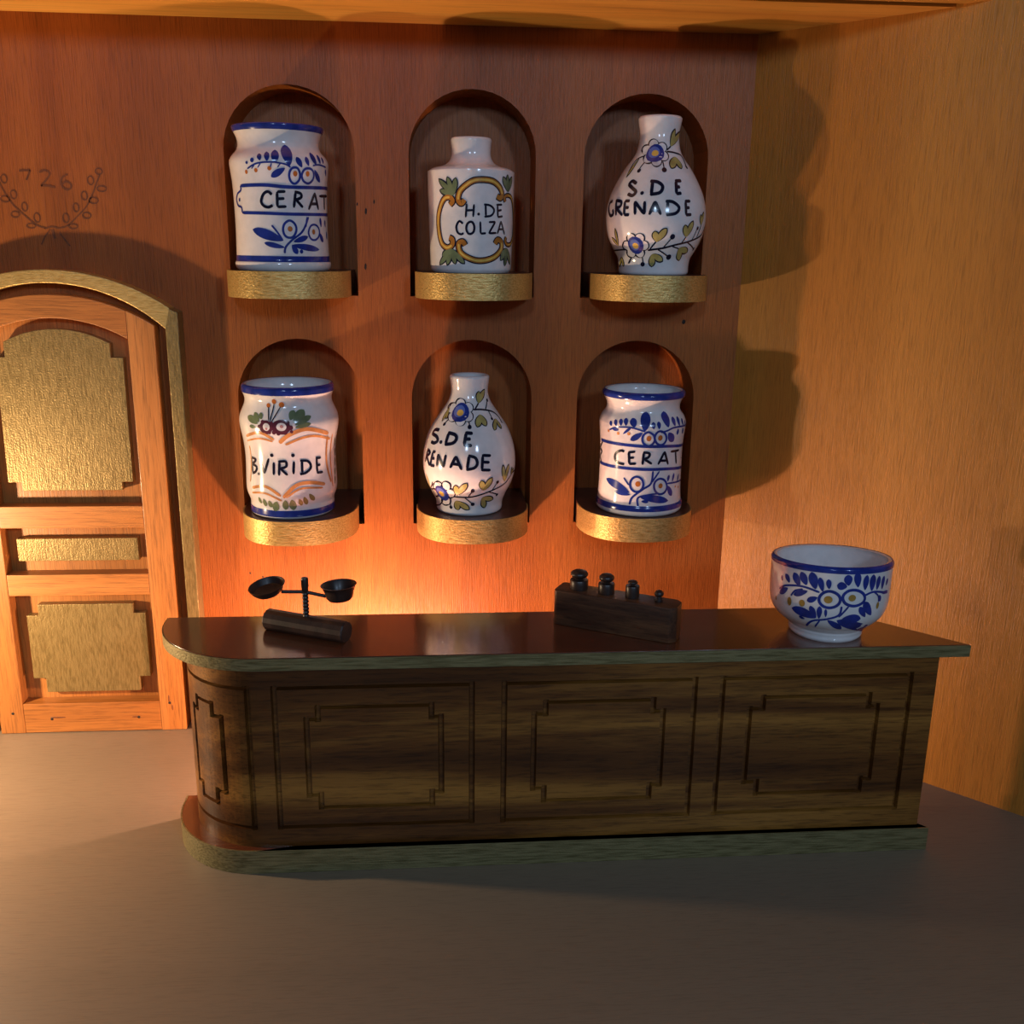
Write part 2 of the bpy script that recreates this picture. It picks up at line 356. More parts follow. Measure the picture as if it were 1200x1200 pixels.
# body with routed grooves
BX, BY, BR_ = -0.332, -0.477, 0.161
ARC = BR_ * pi / 2; BACK = 0.035
def path(s):
    """s = 0 where the straight front begins; negative runs round the left end"""
    if s >= 0: return Vector((BX + s, BY - BR_, 0)), Vector((0, -1, 0))
    if s > -ARC:
        ph = -s / BR_; return Vector((BX - BR_ * sin(ph), BY - BR_ * cos(ph), 0)), Vector((-sin(ph), -cos(ph), 0))
    return Vector((BX - BR_, BY + (-s - ARC), 0)), Vector((-1, 0, 0))
XR = 0.986; S1 = XR - BX
z0, z1 = 0.050, 0.426
gr = []   # groove rectangles s0 s1 z0 z1
G = 0.0115
def gv(s, a, b): gr.append((s - G / 2, s + G / 2, a - G / 2, b + G / 2))
def gh(z, a, b, g=G * 0.6): gr.append((a - G / 2, b + G / 2, z - g / 2, z + g / 2))
def panel(o, i, n, zo, zi, zn):
    gv(o[0], *zo); gv(o[1], *zo); gh(zo[0], *o); gh(zo[1], *o)
    gv(i[0], *zn); gv(i[1], *zn); gh(zi[0], *n); gh(zi[1], *n)
    for k in (0, 1):
        gv(n[k], zi[0], zn[0]); gv(n[k], zn[1], zi[1])
        for z in zn: gh(z, min(i[k], n[k]), max(i[k], n[k]))
ZO, ZI, ZN = (0.093, 0.386), (0.134, 0.345), (0.161, 0.321)
fx = lambda x: x - BX
panel((fx(-0.302), fx(0.069)), (fx(-0.244), fx(0.010)), (fx(-0.222), fx(-0.008)), ZO, ZI, ZN)
panel((fx(0.131), fx(0.501)), (fx(0.189), fx(0.441)), (fx(0.211), fx(0.421)), ZO, ZI, ZN)
panel((fx(0.556), fx(0.933)), (fx(0.613), fx(0.871)), (fx(0.639), fx(0.853)), ZO, ZI, ZN)
ph = lambda d: -BR_ * radians(d)
panel((ph(82), ph(7)), (ph(58), ph(27)), (ph(52), ph(35)), ZO, ZI, ZN)
sl = {-ARC - BACK, -ARC, 0.0, S1}; zl = {z0, z1}
for a, b, c, d in gr:
    e = 0.0022; sl |= {a, a + e, b - e, b}; e2 = min(0.0018, (d - c) * 0.3); zl |= {c, c + e2, d - e2, d}
k = 26
for i in range(k): sl.add(-ARC * i / k)
def clean(v, eps=0.0006):
    out = []
    for x in sorted(v):
        if not out or x - out[-1] > eps: out.append(x)
    return out
sl, zl = clean(sl), clean(zl)
bm = bmesh.new(); grid = []
for s in sl:
    p, n = path(s); colv = []
    for z in zl:
        dep = 0.0
        for a, b, c, d in gr:
            if a + 0.0012 < s < b - 0.0012 and c + 0.0010 < z < d - 0.0010: dep = 0.011
        q = p - n * dep; colv.append(bm.verts.new((q.x, q.y, z)))
    grid.append(colv)
for A, Bc in zip(grid, grid[1:]):
    for i in range(len(zl) - 1): bm.faces.new((A[i], Bc[i], Bc[i + 1], A[i + 1]))
yb = BY + BACK
fr = [bm.verts.new((XR - (yb - (BY - BR_)), yb, z)) for z in (z0, z1)]
right = [grid[-1][i] for i in range(len(zl))]
bm.faces.new(right[::-1] + [fr[0], fr[1]])
left = [grid[0][i] for i in range(len(zl))]
bm.faces.new(left + [fr[1], fr[0]])
body = cpart('body', bm, M['walnut'])
# worktop
XT = 1.041
wo = lambda t: counter_outline(-0.543 + t, -0.648 + t, 0.213 - t, XT - t * 0.4, -0.428, 32, 0.200 - t)
wt = cpart('worktop', prism_z(wo(0.0022), 0.4265, 0.4505, 0.0012), M['worktop'])
cpart('edge_band', band(wo, 0.0021, 0.426, 0.4495, 0.0), M['dull_gold'], wt, True, 35)

# ------------------------------------------------------------------ jars, bottles and bowl
JARS = {
 'TL': dict(pos=(-0.3282, -0.07, 1.1312),
  prof=[(0.0962, 0.0), (0.1013, 0.005), (0.1035, 0.0115), (0.103, 0.0171), (0.1004, 0.0214), (0.1, 0.0308), (0.0987, 0.0905), (0.0996, 0.1535), (0.1009, 0.1826), (0.1035, 0.2073), (0.1048, 0.2238), (0.0996, 0.2361), (0.0891, 0.2483), (0.0856, 0.2605), (0.0874, 0.2727), (0.0917, 0.2828), (0.0952, 0.2897), (0.0961, 0.2949)],
  bands=[(0.2845, 0.2949), (0.019, 0.0312)],
  paint=[
   ('s','b',1,3.04,[(-0.535,0.206),(-0.313,0.216),(-0.024,0.219),(0.246,0.216),(0.362,0.21)]),
   ('l','b',1,9.56,[(-0.23,0.222),(-0.249,0.229),(-0.268,0.236)]),
   ('l','b',1,10.87,[(-0.092,0.221),(-0.095,0.23),(-0.112,0.24)]),
   ('l','b',1,15.65,[(0.063,0.217),(0.066,0.23),(0.062,0.244)]),
   ('l','b',1,21.74,[(0.344,0.213),(0.308,0.234),(0.288,0.255)]),
   ('l','b',1,11.74,[(0.602,0.211),(0.541,0.221),(0.493,0.231)]),
   ('l','b',1,9.56,[(0.757,0.215),(0.718,0.224),(0.713,0.233)]),
   ('l','b',1,13.04,[(0.955,0.218),(0.892,0.23),(0.895,0.243)]),
   ('l','b',1,9.56,[(1.079,0.221),(1.066,0.23),(1.094,0.24)]),
   ('l','b',1,7.83,[(1.192,0.222),(1.201,0.229),(1.21,0.236)]),
   ('l','b',1,13.04,[(0.251,0.208),(0.111,0.199),(-0.032,0.19)]),
   ('l','b',1,11.3,[(0.907,0.208),(0.993,0.196),(1.099,0.184)]),
   ('l','b',1,6.96,[(1.371,0.198),(1.343,0.205),(1.314,0.212)]),
   ('d','b',1,6.09,6.09,[(-0.533,0.218)]),
   ('d','b',1,8.69,9.56,[(-0.402,0.223)]),
   ('s','b',1,3.04,[(0.857,0.216),(1.035,0.219),(1.325,0.216)]),
   ('s','b',1,2.17,[(-0.361,0.213),(-0.432,0.206)]),
   ('s','b',1,2.17,[(-0.228,0.216),(-0.293,0.208)]),
   ('s','b',1,2.17,[(-0.006,0.217),(-0.032,0.209)]),
   ('s','b',1,2.17,[(0.168,0.217),(0.106,0.209)]),
   ('d','o',1,6.96,8.69,[(-0.57,0.2)]),
   ('d','o',1,7.83,8.69,[(-0.336,0.203)]),
   ('d','o',1,8.69,8.69,[(-0.053,0.207)]),
   ('r','b',1,3.91,[(0.559,0.195),(0.545,0.187),(0.497,0.181),(0.44,0.178),(0.384,0.18),(0.344,0.186),(0.33,0.194),(0.347,0.202),(0.389,0.208),(0.444,0.21),(0.502,0.209),(0.542,0.203)]),
   ('d','o',1,9.56,11.3,[(0.456,0.198)]),
   ('r','b',1,3.91,[(0.894,0.196),(0.875,0.189),(0.818,0.183),(0.746,0.18),(0.667,0.182),(0.616,0.187),(0.597,0.195),(0.618,0.202),(0.668,0.208),(0.738,0.21),(0.815,0.209),(0.873,0.204)]),
   ('d','o',1,9.56,11.3,[(0.732,0.199)]),
   ('s','b',1,6.09,[(-0.803,0.173),(-0.179,0.174),(0.353,0.171),(1.482,0.174),(2.382,0.174)]),
   ('s','b',1,5.65,[(-0.805,0.119),(-0.219,0.118),(0.371,0.117),(1.554,0.119),(2.454,0.119)]),
   ('s','b',1,3.91,[(-0.803,0.173),(-0.805,0.164),(-0.951,0.157),(-1.025,0.146),(-0.958,0.134),(-0.829,0.13),(-0.805,0.119)]),
   ('d','b',1,6.09,7.83,[(-0.884,0.145)]),
   ('s','kl',1,5.22,[(-0.036,0.155),(-0.114,0.161),(-0.211,0.156),(-0.271,0.142),(-0.221,0.133),(-0.121,0.13),(-0.028,0.134)]),
   ('s','kl',1,5.22,[(0.073,0.161),(0.066,0.131)]),
   ('s','kl',1,5.22,[(0.073,0.161),(0.245,0.162)]),
   ('s','kl',1,5.22,[(0.074,0.147),(0.219,0.148)]),
   ('s','kl',1,5.22,[(0.066,0.131),(0.253,0.132)]),
   ('s','kl',1,5.22,[(0.407,0.13),(0.456,0.162)]),
   ('s','kl',1,5.22,[(0.432,0.162),(0.565,0.159),(0.571,0.151),(0.451,0.146)]),
   ('s','kl',1,5.22,[(0.463,0.146),(0.609,0.131)]),
   ('s','kl',1,5.22,[(0.748,0.127),(0.928,0.162)]),
   ('s','kl',1,5.22,[(0.928,0.162),(1.037,0.128)]),
   ('s','kl',1,5.22,[(0.806,0.139),(1.001,0.14)]),
   ('s','kl',1,5.22,[(1.075,0.156),(1.489,0.158)]),
   ('s','kl',1,5.22,[(1.292,0.157),(1.302,0.129)]),
   ('r','b',1,3.91,[(0.443,0.087),(0.418,0.078),(0.363,0.071),(0.292,0.069),(0.222,0.071),(0.175,0.077),(0.161,0.086),(0.183,0.095),(0.237,0.101),(0.307,0.104),(0.376,0.101),(0.425,0.095)]),
   ('d','o',1,10.43,11.3,[(0.308,0.087)]),
   ('r','b',1,3.48,[(1.05,0.081),(1.019,0.073),(0.942,0.067),(0.865,0.065),(0.789,0.067),(0.742,0.073),(0.724,0.081),(0.753,0.089),(0.804,0.095),(0.881,0.097),(0.966,0.095),(1.031,0.089)]),
   ('d','o',1,8.69,11.3,[(0.863,0.082)]),
   ('s','b',1,3.91,[(0.174,0.037),(0.201,0.05),(0.348,0.065),(0.583,0.083),(0.738,0.112)]),
   ('s','b',1,3.48,[(0.704,0.112),(0.66,0.091)]),
   ('s','b',1,3.48,[(0.145,0.063),(0.041,0.08),(-0.075,0.094)]),
   ('l','b',1,20.0,[(0.158,0.063),(-0.156,0.074),(-0.514,0.085)]),
   ('l','b',1,10.43,[(0.18,0.049),(-0.031,0.053),(-0.251,0.058)]),
   ('l','b',1,13.04,[(0.335,0.054),(0.633,0.05),(1.007,0.045)]),
   ('l','b',1,11.3,[(0.335,0.055),(0.391,0.045),(0.446,0.036)]),
   ('l','b',1,11.3,[(0.369,0.061),(0.534,0.066),(0.707,0.072)]),
   ('l','b',1,7.83,[(1.125,0.092),(1.108,0.102),(1.091,0.112)]),
   ('l','b',1,6.96,[(1.323,0.092),(1.309,0.1),(1.306,0.108)]),
   ('l','b',1,10.43,[(1.052,0.08),(1.114,0.07),(1.175,0.061)]),
   ('l','b',1,6.09,[(1.379,0.084),(1.393,0.076),(1.394,0.067)]),
   ('d','b',1,7.83,8.69,[(0.532,0.041)]),
  ]),
 'TM': dict(pos=(0.0872, -0.07, 1.1312),
  prof=[(0.084, 0.0), (0.0885, 0.005), (0.0902, 0.0115), (0.0911, 0.0352), (0.0933, 0.0991), (0.0955, 0.2036), (0.0946, 0.2118), (0.0907, 0.2172), (0.0818, 0.2213), (0.0686, 0.2241), (0.0575, 0.2283), (0.0495, 0.2344), (0.0447, 0.2426), (0.0429, 0.2528), (0.0442, 0.2711), (0.0451, 0.278), (0.0442, 0.282)],
  bands=[],
  paint=[
   ('s','k',1,12.83,[(-0.184,0.152),(-0.258,0.144),(-0.333,0.152),(-0.293,0.168),(-0.157,0.181),(0.031,0.191),(0.257,0.193),(0.481,0.19),(0.657,0.179),(0.735,0.166),(0.686,0.157),(0.578,0.161)]),
   ('s','br',2,8.85,[(-0.184,0.152),(-0.258,0.144),(-0.333,0.152),(-0.293,0.168),(-0.157,0.181),(0.031,0.191),(0.257,0.193),(0.481,0.19),(0.657,0.179),(0.735,0.166),(0.686,0.157),(0.578,0.161)]),
   ('s','y',3,3.98,[(-0.333,0.152),(-0.293,0.168),(-0.157,0.181),(0.031,0.191),(0.257,0.193),(0.481,0.19),(0.657,0.179),(0.735,0.166)]),
   ('s','k',1,12.83,[(-0.535,0.141),(-0.462,0.149),(-0.538,0.157),(-0.681,0.154),(-0.808,0.137),(-0.883,0.114),(-0.869,0.085),(-0.787,0.062),(-0.632,0.053),(-0.499,0.058),(-0.483,0.07),(-0.568,0.074)]),
   ('s','br',2,8.85,[(-0.535,0.141),(-0.462,0.149),(-0.538,0.157),(-0.681,0.154),(-0.808,0.137),(-0.883,0.114),(-0.869,0.085),(-0.787,0.062),(-0.632,0.053),(-0.499,0.058),(-0.483,0.07),(-0.568,0.074)]),
   ('s','y',3,3.98,[(-0.538,0.157),(-0.681,0.154),(-0.808,0.137),(-0.883,0.114),(-0.869,0.085),(-0.787,0.062),(-0.632,0.053),(-0.499,0.058)]),
   ('s','k',1,9.29,[(0.848,0.15),(0.815,0.159),(0.941,0.164),(1.136,0.159),(1.283,0.14),(1.399,0.115),(1.432,0.086),(1.212,0.064),(0.988,0.061),(0.895,0.069),(0.927,0.077)]),
   ('s','br',2,5.31,[(0.848,0.15),(0.815,0.159),(0.941,0.164),(1.136,0.159),(1.283,0.14),(1.399,0.115),(1.432,0.086),(1.212,0.064),(0.988,0.061),(0.895,0.069),(0.927,0.077)]),
   ('s','y',3,2.39,[(0.941,0.164),(1.136,0.159),(1.283,0.14),(1.399,0.115),(1.432,0.086),(1.212,0.064),(0.988,0.061)]),
   ('s','k',1,12.83,[(-0.171,0.058),(-0.235,0.066),(-0.329,0.061),(-0.297,0.045),(-0.142,0.034),(0.088,0.027),(0.335,0.028),(0.577,0.036),(0.749,0.051),(0.755,0.065),(0.633,0.071),(0.556,0.062)]),
   ('s','br',2,8.85,[(-0.171,0.058),(-0.235,0.066),(-0.329,0.061),(-0.297,0.045),(-0.142,0.034),(0.088,0.027),(0.335,0.028),(0.577,0.036),(0.749,0.051),(0.755,0.065),(0.633,0.071),(0.556,0.062)]),
   ('s','y',3,3.98,[(-0.329,0.061),(-0.297,0.045),(-0.142,0.034),(0.088,0.027),(0.335,0.028),(0.577,0.036),(0.749,0.051),(0.755,0.065)]),
   ('l','k',1,15.04,[(-0.439,0.161),(-0.628,0.178),(-0.853,0.195)]),
   ('l','g',2,10.17,[(-0.439,0.161),(-0.62,0.177),(-0.83,0.193)]),
   ('l','k',1,15.04,[(-0.439,0.161),(-0.518,0.18),(-0.601,0.199)]),
   ('l','g',2,10.17,[(-0.439,0.161),(-0.514,0.179),(-0.588,0.197)]),
   ('l','k',1,15.04,[(-0.439,0.161),(-0.414,0.179),(-0.384,0.197)]),
   ('l','g',2,10.17,[(-0.439,0.161),(-0.415,0.178),(-0.387,0.195)]),
   ('l','k',1,15.04,[(-0.439,0.161),(-0.621,0.166),(-0.826,0.172)]),
   ('l','g',2,10.17,[(-0.439,0.161),(-0.606,0.166),(-0.795,0.172)]),
   ('l','k',1,15.04,[(0.954,0.171),(0.846,0.187),(0.749,0.202)]),
   ('l','g',2,10.17,[(0.954,0.171),(0.849,0.186),(0.755,0.2)]),
   ('l','k',1,15.04,[(0.954,0.171),(0.929,0.189),(0.914,0.207)]),
   ('l','g',2,10.17,[(0.954,0.171),(0.93,0.188),(0.916,0.205)]),
   ('l','k',1,15.04,[(0.954,0.171),(1.036,0.188),(1.14,0.204)]),
   ('l','g',2,10.17,[(0.954,0.171),(1.035,0.187),(1.127,0.202)]),
   ('l','k',1,15.04,[(-0.522,0.051),(-0.691,0.033),(-0.897,0.016)]),
   ('l','g',2,10.17,[(-0.522,0.051),(-0.676,0.034),(-0.865,0.018)]),
   ('l','k',1,15.04,[(-0.522,0.051),(-0.577,0.033),(-0.647,0.015)]),
   ('l','g',2,10.17,[(-0.522,0.051),(-0.575,0.034),(-0.634,0.018)]),
   ('l','k',1,15.04,[(-0.522,0.051),(-0.463,0.035),(-0.409,0.018)]),
   ('l','g',2,10.17,[(-0.522,0.051),(-0.466,0.036),(-0.42,0.02)]),
   ('l','k',1,15.04,[(-0.522,0.051),(-0.346,0.035),(-0.181,0.019)]),
   ('l','g',2,10.17,[(-0.522,0.051),(-0.355,0.036),(-0.201,0.021)]),
   ('l','k',1,15.04,[(-0.522,0.051),(-0.651,0.043),(-0.797,0.035)]),
   ('l','g',2,10.17,[(-0.522,0.051),(-0.646,0.043),(-0.778,0.036)]),
   ('l','k',1,15.04,[(0.986,0.053),(0.85,0.04),(0.733,0.027)]),
   ('l','g',2,10.17,[(0.986,0.053),(0.853,0.041),(0.75,0.028)]),
   ('l','k',1,15.04,[(0.986,0.053),(0.948,0.034),(0.908,0.015)]),
   ('l','g',2,10.17,[(0.986,0.053),(0.949,0.035),(0.91,0.017)]),
   ('l','k',1,15.04,[(0.986,0.053),(1.09,0.036),(1.232,0.018)]),
   ('l','g',2,10.17,[(0.986,0.053),(1.076,0.037),(1.218,0.02)]),
   ('l','k',1,15.04,[(0.986,0.053),(0.853,0.045),(0.74,0.036)]),
   ('l','g',2,10.17,[(0.986,0.053),(0.855,0.045),(0.756,0.038)]),
   ('s','kl',1,3.98,[(-0.135,0.144),(-0.159,0.116)]),
   ('s','kl',1,3.98,[(0.029,0.143),(0.011,0.117)]),
   ('s','kl',1,3.98,[(-0.149,0.13),(0.024,0.131)]),
   ('d','kl',1,6.19,6.19,[(0.134,0.123)]),
   ('s','kl',1,3.98,[(0.295,0.143),(0.308,0.119)]),
   ('s','kl',1,3.98,[(0.256,0.143),(0.411,0.141),(0.512,0.132),(0.443,0.121),(0.269,0.118)]),
   ('s','kl',1,3.98,[(0.604,0.143),(0.622,0.118)]),
   ('s','kl',1,3.98,[(0.569,0.143),(0.745,0.144)]),
   ('s','kl',1,3.98,[(0.615,0.131),(0.733,0.133)]),
   ('s','kl',1,3.98,[(0.615,0.118),(0.772,0.12)]),
   ('s','kl',1,3.98,[(-0.223,0.103),(-0.309,0.108),(-0.38,0.097),(-0.35,0.085),(-0.267,0.081),(-0.21,0.084)]),
   ('r','kl',1,3.98,[(0.039,0.095),(0.027,0.088),(-0.006,0.084),(-0.052,0.082),(-0.099,0.083),(-0.133,0.088),(-0.146,0.094),(-0.132,0.101),(-0.098,0.105),(-0.053,0.107),(-0.007,0.106),(0.027,0.101)]),
   ('s','kl',1,3.98,[(0.174,0.108),(0.185,0.083)]),
   ('s','kl',1,3.98,[(0.185,0.083),(0.313,0.084)]),
   ('s','kl',1,3.98,[(0.38,0.107),(0.552,0.108)]),
   ('s','kl',1,3.98,[(0.552,0.108),(0.383,0.084)]),
   ('s','kl',1,3.98,[(0.383,0.084),(0.592,0.085)]),
   ('s','kl',1,3.98,[(0.619,0.083),(0.72,0.11)]),
   ('s','kl',1,3.98,[(0.72,0.11),(0.86,0.082)]),
   ('s','kl',1,3.98,[(0.656,0.093),(0.795,0.093)]),
  ]),
 'TR': dict(pos=(0.5039, -0.07, 1.1312),
  prof=[(0.0745, 0.0), (0.0784, 0.005), (0.0789, 0.0182), (0.0802, 0.0291), (0.0829, 0.0379), (0.0892, 0.0488), (0.0986, 0.0662), (0.1058, 0.0835), (0.1102, 0.105), (0.1116, 0.1222), (0.1107, 0.1393), (0.1076, 0.1563), (0.1026, 0.1732), (0.095, 0.1901), (0.0838, 0.2111), (0.0704, 0.232), (0.0574, 0.2486), (0.0484, 0.2652), (0.0439, 0.2858), (0.043, 0.3023), (0.0471, 0.3247), (0.048, 0.3325), (0.0466, 0.3349)],
  bands=[],
  paint=[
   ('r','k',1,2.69,[(0.162,0.251),(0.122,0.246),(0.042,0.242),(-0.045,0.241),(-0.128,0.242),(-0.189,0.246),(-0.217,0.251),(-0.195,0.256),(-0.125,0.26),(-0.018,0.261),(0.082,0.26),(0.148,0.256)]),
   ('d','w',2,19.79,19.79,[(-0.029,0.251)]),
   ('r','k',1,2.69,[(-0.113,0.239),(-0.136,0.234),(-0.188,0.23),(-0.258,0.228),(-0.331,0.23),(-0.394,0.234),(-0.431,0.239),(-0.43,0.244),(-0.377,0.248),(-0.288,0.249),(-0.196,0.248),(-0.131,0.244)]),
   ('d','w',2,19.79,19.79,[(-0.271,0.239)]),
   ('r','k',1,2.69,[(-0.405,0.245),(-0.413,0.24),(-0.459,0.236),(-0.532,0.235),(-0.625,0.237),(-0.712,0.241),(-0.783,0.246),(-0.799,0.251),(-0.753,0.255),(-0.645,0.256),(-0.537,0.254),(-0.45,0.251)]),
   ('d','w',2,19.79,19.79,[(-0.589,0.246)]),
   ('r','k',1,2.69,[(-0.537,0.264),(-0.545,0.259),(-0.603,0.255),(-0.699,0.254),(-0.83,0.256),(-0.962,0.26),(-1.069,0.265),(-1.066,0.27),(-0.968,0.274),(-0.828,0.275),(-0.69,0.273),(-0.583,0.269)]),
   ('d','w',2,19.79,19.79,[(-0.772,0.264)]),
   ('r','k',1,2.69,[(-0.251,0.276),(-0.274,0.27),(-0.35,0.267),(-0.456,0.266),(-0.575,0.267),(-0.671,0.271),(-0.723,0.276),(-0.709,0.281),(-0.632,0.285),(-0.501,0.286),(-0.38,0.284),(-0.289,0.28)]),
   ('d','w',2,19.79,19.79,[(-0.481,0.276)]),
   ('r','k',1,2.69,[(0.137,0.269),(0.109,0.265),(0.019,0.261),(-0.088,0.259),(-0.188,0.261),(-0.27,0.264),(-0.305,0.269),(-0.282,0.274),(-0.204,0.278),(-0.09,0.279),(0.025,0.278),(0.11,0.274)]),
   ('d','w',2,19.79,19.79,[(-0.087,0.269)]),
   ('d','b',3,39.17,39.17,[(-0.363,0.257)]),
   ('d','lb',4,24.74,24.74,[(-0.41,0.259)]),
   ('d','y',5,14.84,13.19,[(-0.362,0.257)]),
   ('s','k',1,2.69,[(0.142,0.264),(0.362,0.273)]),
   ('l','k',1,13.89,[(0.334,0.272),(0.5,0.291),(0.615,0.31)]),
   ('l','y2',2,9.41,[(0.334,0.272),(0.496,0.289),(0.61,0.307)]),
   ('l','k',1,13.89,[(0.334,0.272),(0.701,0.289),(1.224,0.306)]),
   ('l','y2',2,9.41,[(0.334,0.272),(0.669,0.287),(1.258,0.304)]),
   ('s','k',1,3.14,[(0.129,0.261),(0.528,0.259),(0.941,0.253),(0.793,0.233)]),
   ('d','k',1,7.17,8.96,[(0.794,0.23)]),
   ('l','k',1,16.58,[(0.478,0.25),(0.28,0.237),(0.156,0.224)]),
   ('l','y2',2,12.1,[(0.478,0.25),(0.293,0.238),(0.17,0.226)]),
   ('l','k',1,16.58,[(0.478,0.25),(0.483,0.237),(0.507,0.224)]),
   ('l','y2',2,12.1,[(0.478,0.25),(0.488,0.238),(0.506,0.226)]),
   ('s','k',1,2.69,[(-0.771,0.252),(-1.112,0.245),(-1.134,0.226),(-1.106,0.206)]),
   ('l','k',1,8.96,[(-1.005,0.249),(-1.051,0.227),(-1.112,0.206)]),
   ('l','y2',2,4.48,[(-1.017,0.246),(-1.049,0.228),(-1.104,0.211)]),
   ('s','k',1,2.24,[(-0.669,0.239),(-0.769,0.224)]),
   ('d','k',1,8.96,8.96,[(-0.757,0.22)]),
   ('s','k',1,2.24,[(-0.07,0.239),(-0.042,0.224)]),
   ('d','k',1,10.76,10.76,[(-0.042,0.221)]),
   ('s','kl',1,6.27,[(-0.704,0.192),(-0.842,0.198),(-0.897,0.191),(-0.765,0.182),(-0.674,0.175),(-0.732,0.167),(-0.863,0.171)]),
   ('s','kl',1,6.27,[(-0.325,0.196),(-0.327,0.169)]),
   ('s','kl',1,6.27,[(-0.383,0.197),(-0.207,0.195),(-0.097,0.186),(-0.155,0.173),(-0.356,0.169)]),
   ('s','kl',1,6.27,[(0.229,0.198),(0.196,0.171)]),
   ('s','kl',1,6.27,[(0.202,0.198),(0.376,0.199)]),
   ('s','kl',1,6.27,[(0.204,0.185),(0.309,0.186)]),
   ('s','kl',1,6.27,[(0.192,0.171),(0.318,0.173)]),
   ('d','kl',1,8.07,8.07,[(-0.525,0.172)]),
   ('s','kl',1,5.83,[(-1.302,0.157),(-1.447,0.153),(-1.424,0.137),(-1.307,0.126),(-1.203,0.129),(-1.236,0.139)]),
   ('s','kl',1,5.83,[(-1.154,0.158),(-1.095,0.126)]),
   ('s','kl',1,5.83,[(-1.182,0.158),(-0.998,0.155),(-0.998,0.145),(-1.122,0.142)]),
   ('s','kl',1,5.83,[(-1.108,0.142),(-0.913,0.126)]),
   ('s','kl',1,5.83,[(-0.892,0.156),(-0.872,0.127)]),
   ('s','kl',1,5.83,[(-0.892,0.156),(-0.772,0.156)]),
   ('s','kl',1,5.83,[(-0.875,0.142),(-0.775,0.142)]),
   ('s','kl',1,5.83,[(-0.872,0.127),(-0.753,0.127)]),
   ('s','kl',1,5.83,[(-0.622,0.127),(-0.653,0.155)]),
   ('s','kl',1,5.83,[(-0.653,0.155),(-0.437,0.128)]),
   ('s','kl',1,5.83,[(-0.437,0.128),(-0.449,0.155)]),
   ('s','kl',1,5.83,[(-0.343,0.127),(-0.241,0.155)]),
   ('s','kl',1,5.83,[(-0.241,0.155),(-0.12,0.127)]),
   ('s','kl',1,5.83,[(-0.316,0.136),(-0.154,0.136)]),
   ('s','kl',1,5.83,[(0.011,0.154),(-0.004,0.128)]),
   ('s','kl',1,5.83,[(-0.035,0.155),(0.112,0.154),(0.24,0.143),(0.175,0.131),(-0.019,0.127)]),
   ('s','kl',1,5.83,[(0.394,0.156),(0.4,0.128)]),
   ('s','kl',1,5.83,[(0.377,0.156),(0.519,0.157)]),
   ('s','kl',1,5.83,[(0.392,0.143),(0.488,0.143)]),
   ('s','kl',1,5.83,[(0.397,0.128),(0.534,0.129)]),
   ('r','k',1,2.69,[(-0.34,0.063),(-0.355,0.058),(-0.396,0.055),(-0.454,0.053),(-0.511,0.054),(-0.546,0.058),(-0.552,0.063),(-0.533,0.068),(-0.492,0.071),(-0.439,0.072),(-0.39,0.071),(-0.354,0.068)]),
   ('d','w',2,18.93,18.93,[(-0.446,0.063)]),
   ('r','k',1,2.69,[(-0.449,0.048),(-0.472,0.043),(-0.52,0.039),(-0.586,0.038),(-0.654,0.039),(-0.688,0.042),(-0.691,0.047),(-0.667,0.052),(-0.614,0.056),(-0.55,0.057),(-0.499,0.056),(-0.459,0.052)]),
   ('d','w',2,18.93,18.93,[(-0.57,0.047)]),
   ('r','k',1,2.69,[(-0.673,0.047),(-0.705,0.042),(-0.764,0.039),(-0.848,0.037),(-0.925,0.039),(-0.958,0.042),(-0.952,0.047),(-0.905,0.052),(-0.841,0.056),(-0.773,0.057),(-0.713,0.056),(-0.676,0.052)]),
   ('d','w',2,18.93,18.93,[(-0.808,0.047)]),
   ('r','k',1,2.69,[(-0.747,0.063),(-0.778,0.058),(-0.832,0.054),(-0.909,0.053),(-0.978,0.054),(-1.016,0.057),(-1.017,0.062),(-0.972,0.067),(-0.911,0.071),(-0.841,0.072),(-0.786,0.071),(-0.747,0.067)]),
   ('d','w',2,18.93,18.93,[(-0.869,0.062)]),
   ('r','k',1,2.69,[(-0.613,0.078),(-0.633,0.073),(-0.681,0.069),(-0.736,0.068),(-0.799,0.069),(-0.83,0.073),(-0.835,0.078),(-0.811,0.082),(-0.764,0.086),(-0.706,0.087),(-0.659,0.086),(-0.621,0.083)]),
   ('d','w',2,18.93,18.93,[(-0.721,0.078)]),
   ('r','k',1,2.69,[(-0.427,0.078),(-0.443,0.073),(-0.483,0.07),(-0.538,0.068),(-0.59,0.07),(-0.624,0.073),(-0.633,0.078),(-0.613,0.083),(-0.573,0.086),(-0.522,0.087),(-0.473,0.086),(-0.439,0.083)]),
   ('d','w',2,18.93,18.93,[(-0.53,0.078)]),
   ('d','b',3,37.46,37.46,[(-0.646,0.063)]),
   ('d','lb',4,23.66,23.66,[(-0.665,0.064)]),
   ('d','y',5,14.2,12.62,[(-0.646,0.062)]),
   ('s','k',1,3.59,[(-0.366,0.053),(-0.016,0.058),(0.258,0.065),(0.612,0.073),(1.037,0.087),(1.24,0.104),(1.54,0.104)]),
   ('l','k',1,16.58,[(-0.175,0.071),(-0.199,0.083),(-0.22,0.094)]),
   ('l','y2',2,12.1,[(-0.175,0.071),(-0.197,0.082),(-0.217,0.092)]),
   ('l','k',1,16.58,[(-0.175,0.071),(-0.075,0.086),(0.023,0.1)]),
   ('l','y2',2,12.1,[(-0.175,0.071),(-0.083,0.085),(0.008,0.098)]),
   ('s','k',1,2.69,[(-0.317,0.055),(-0.176,0.072)]),
   ('l','k',1,15.68,[(0.477,0.082),(0.432,0.095),(0.396,0.108)]),
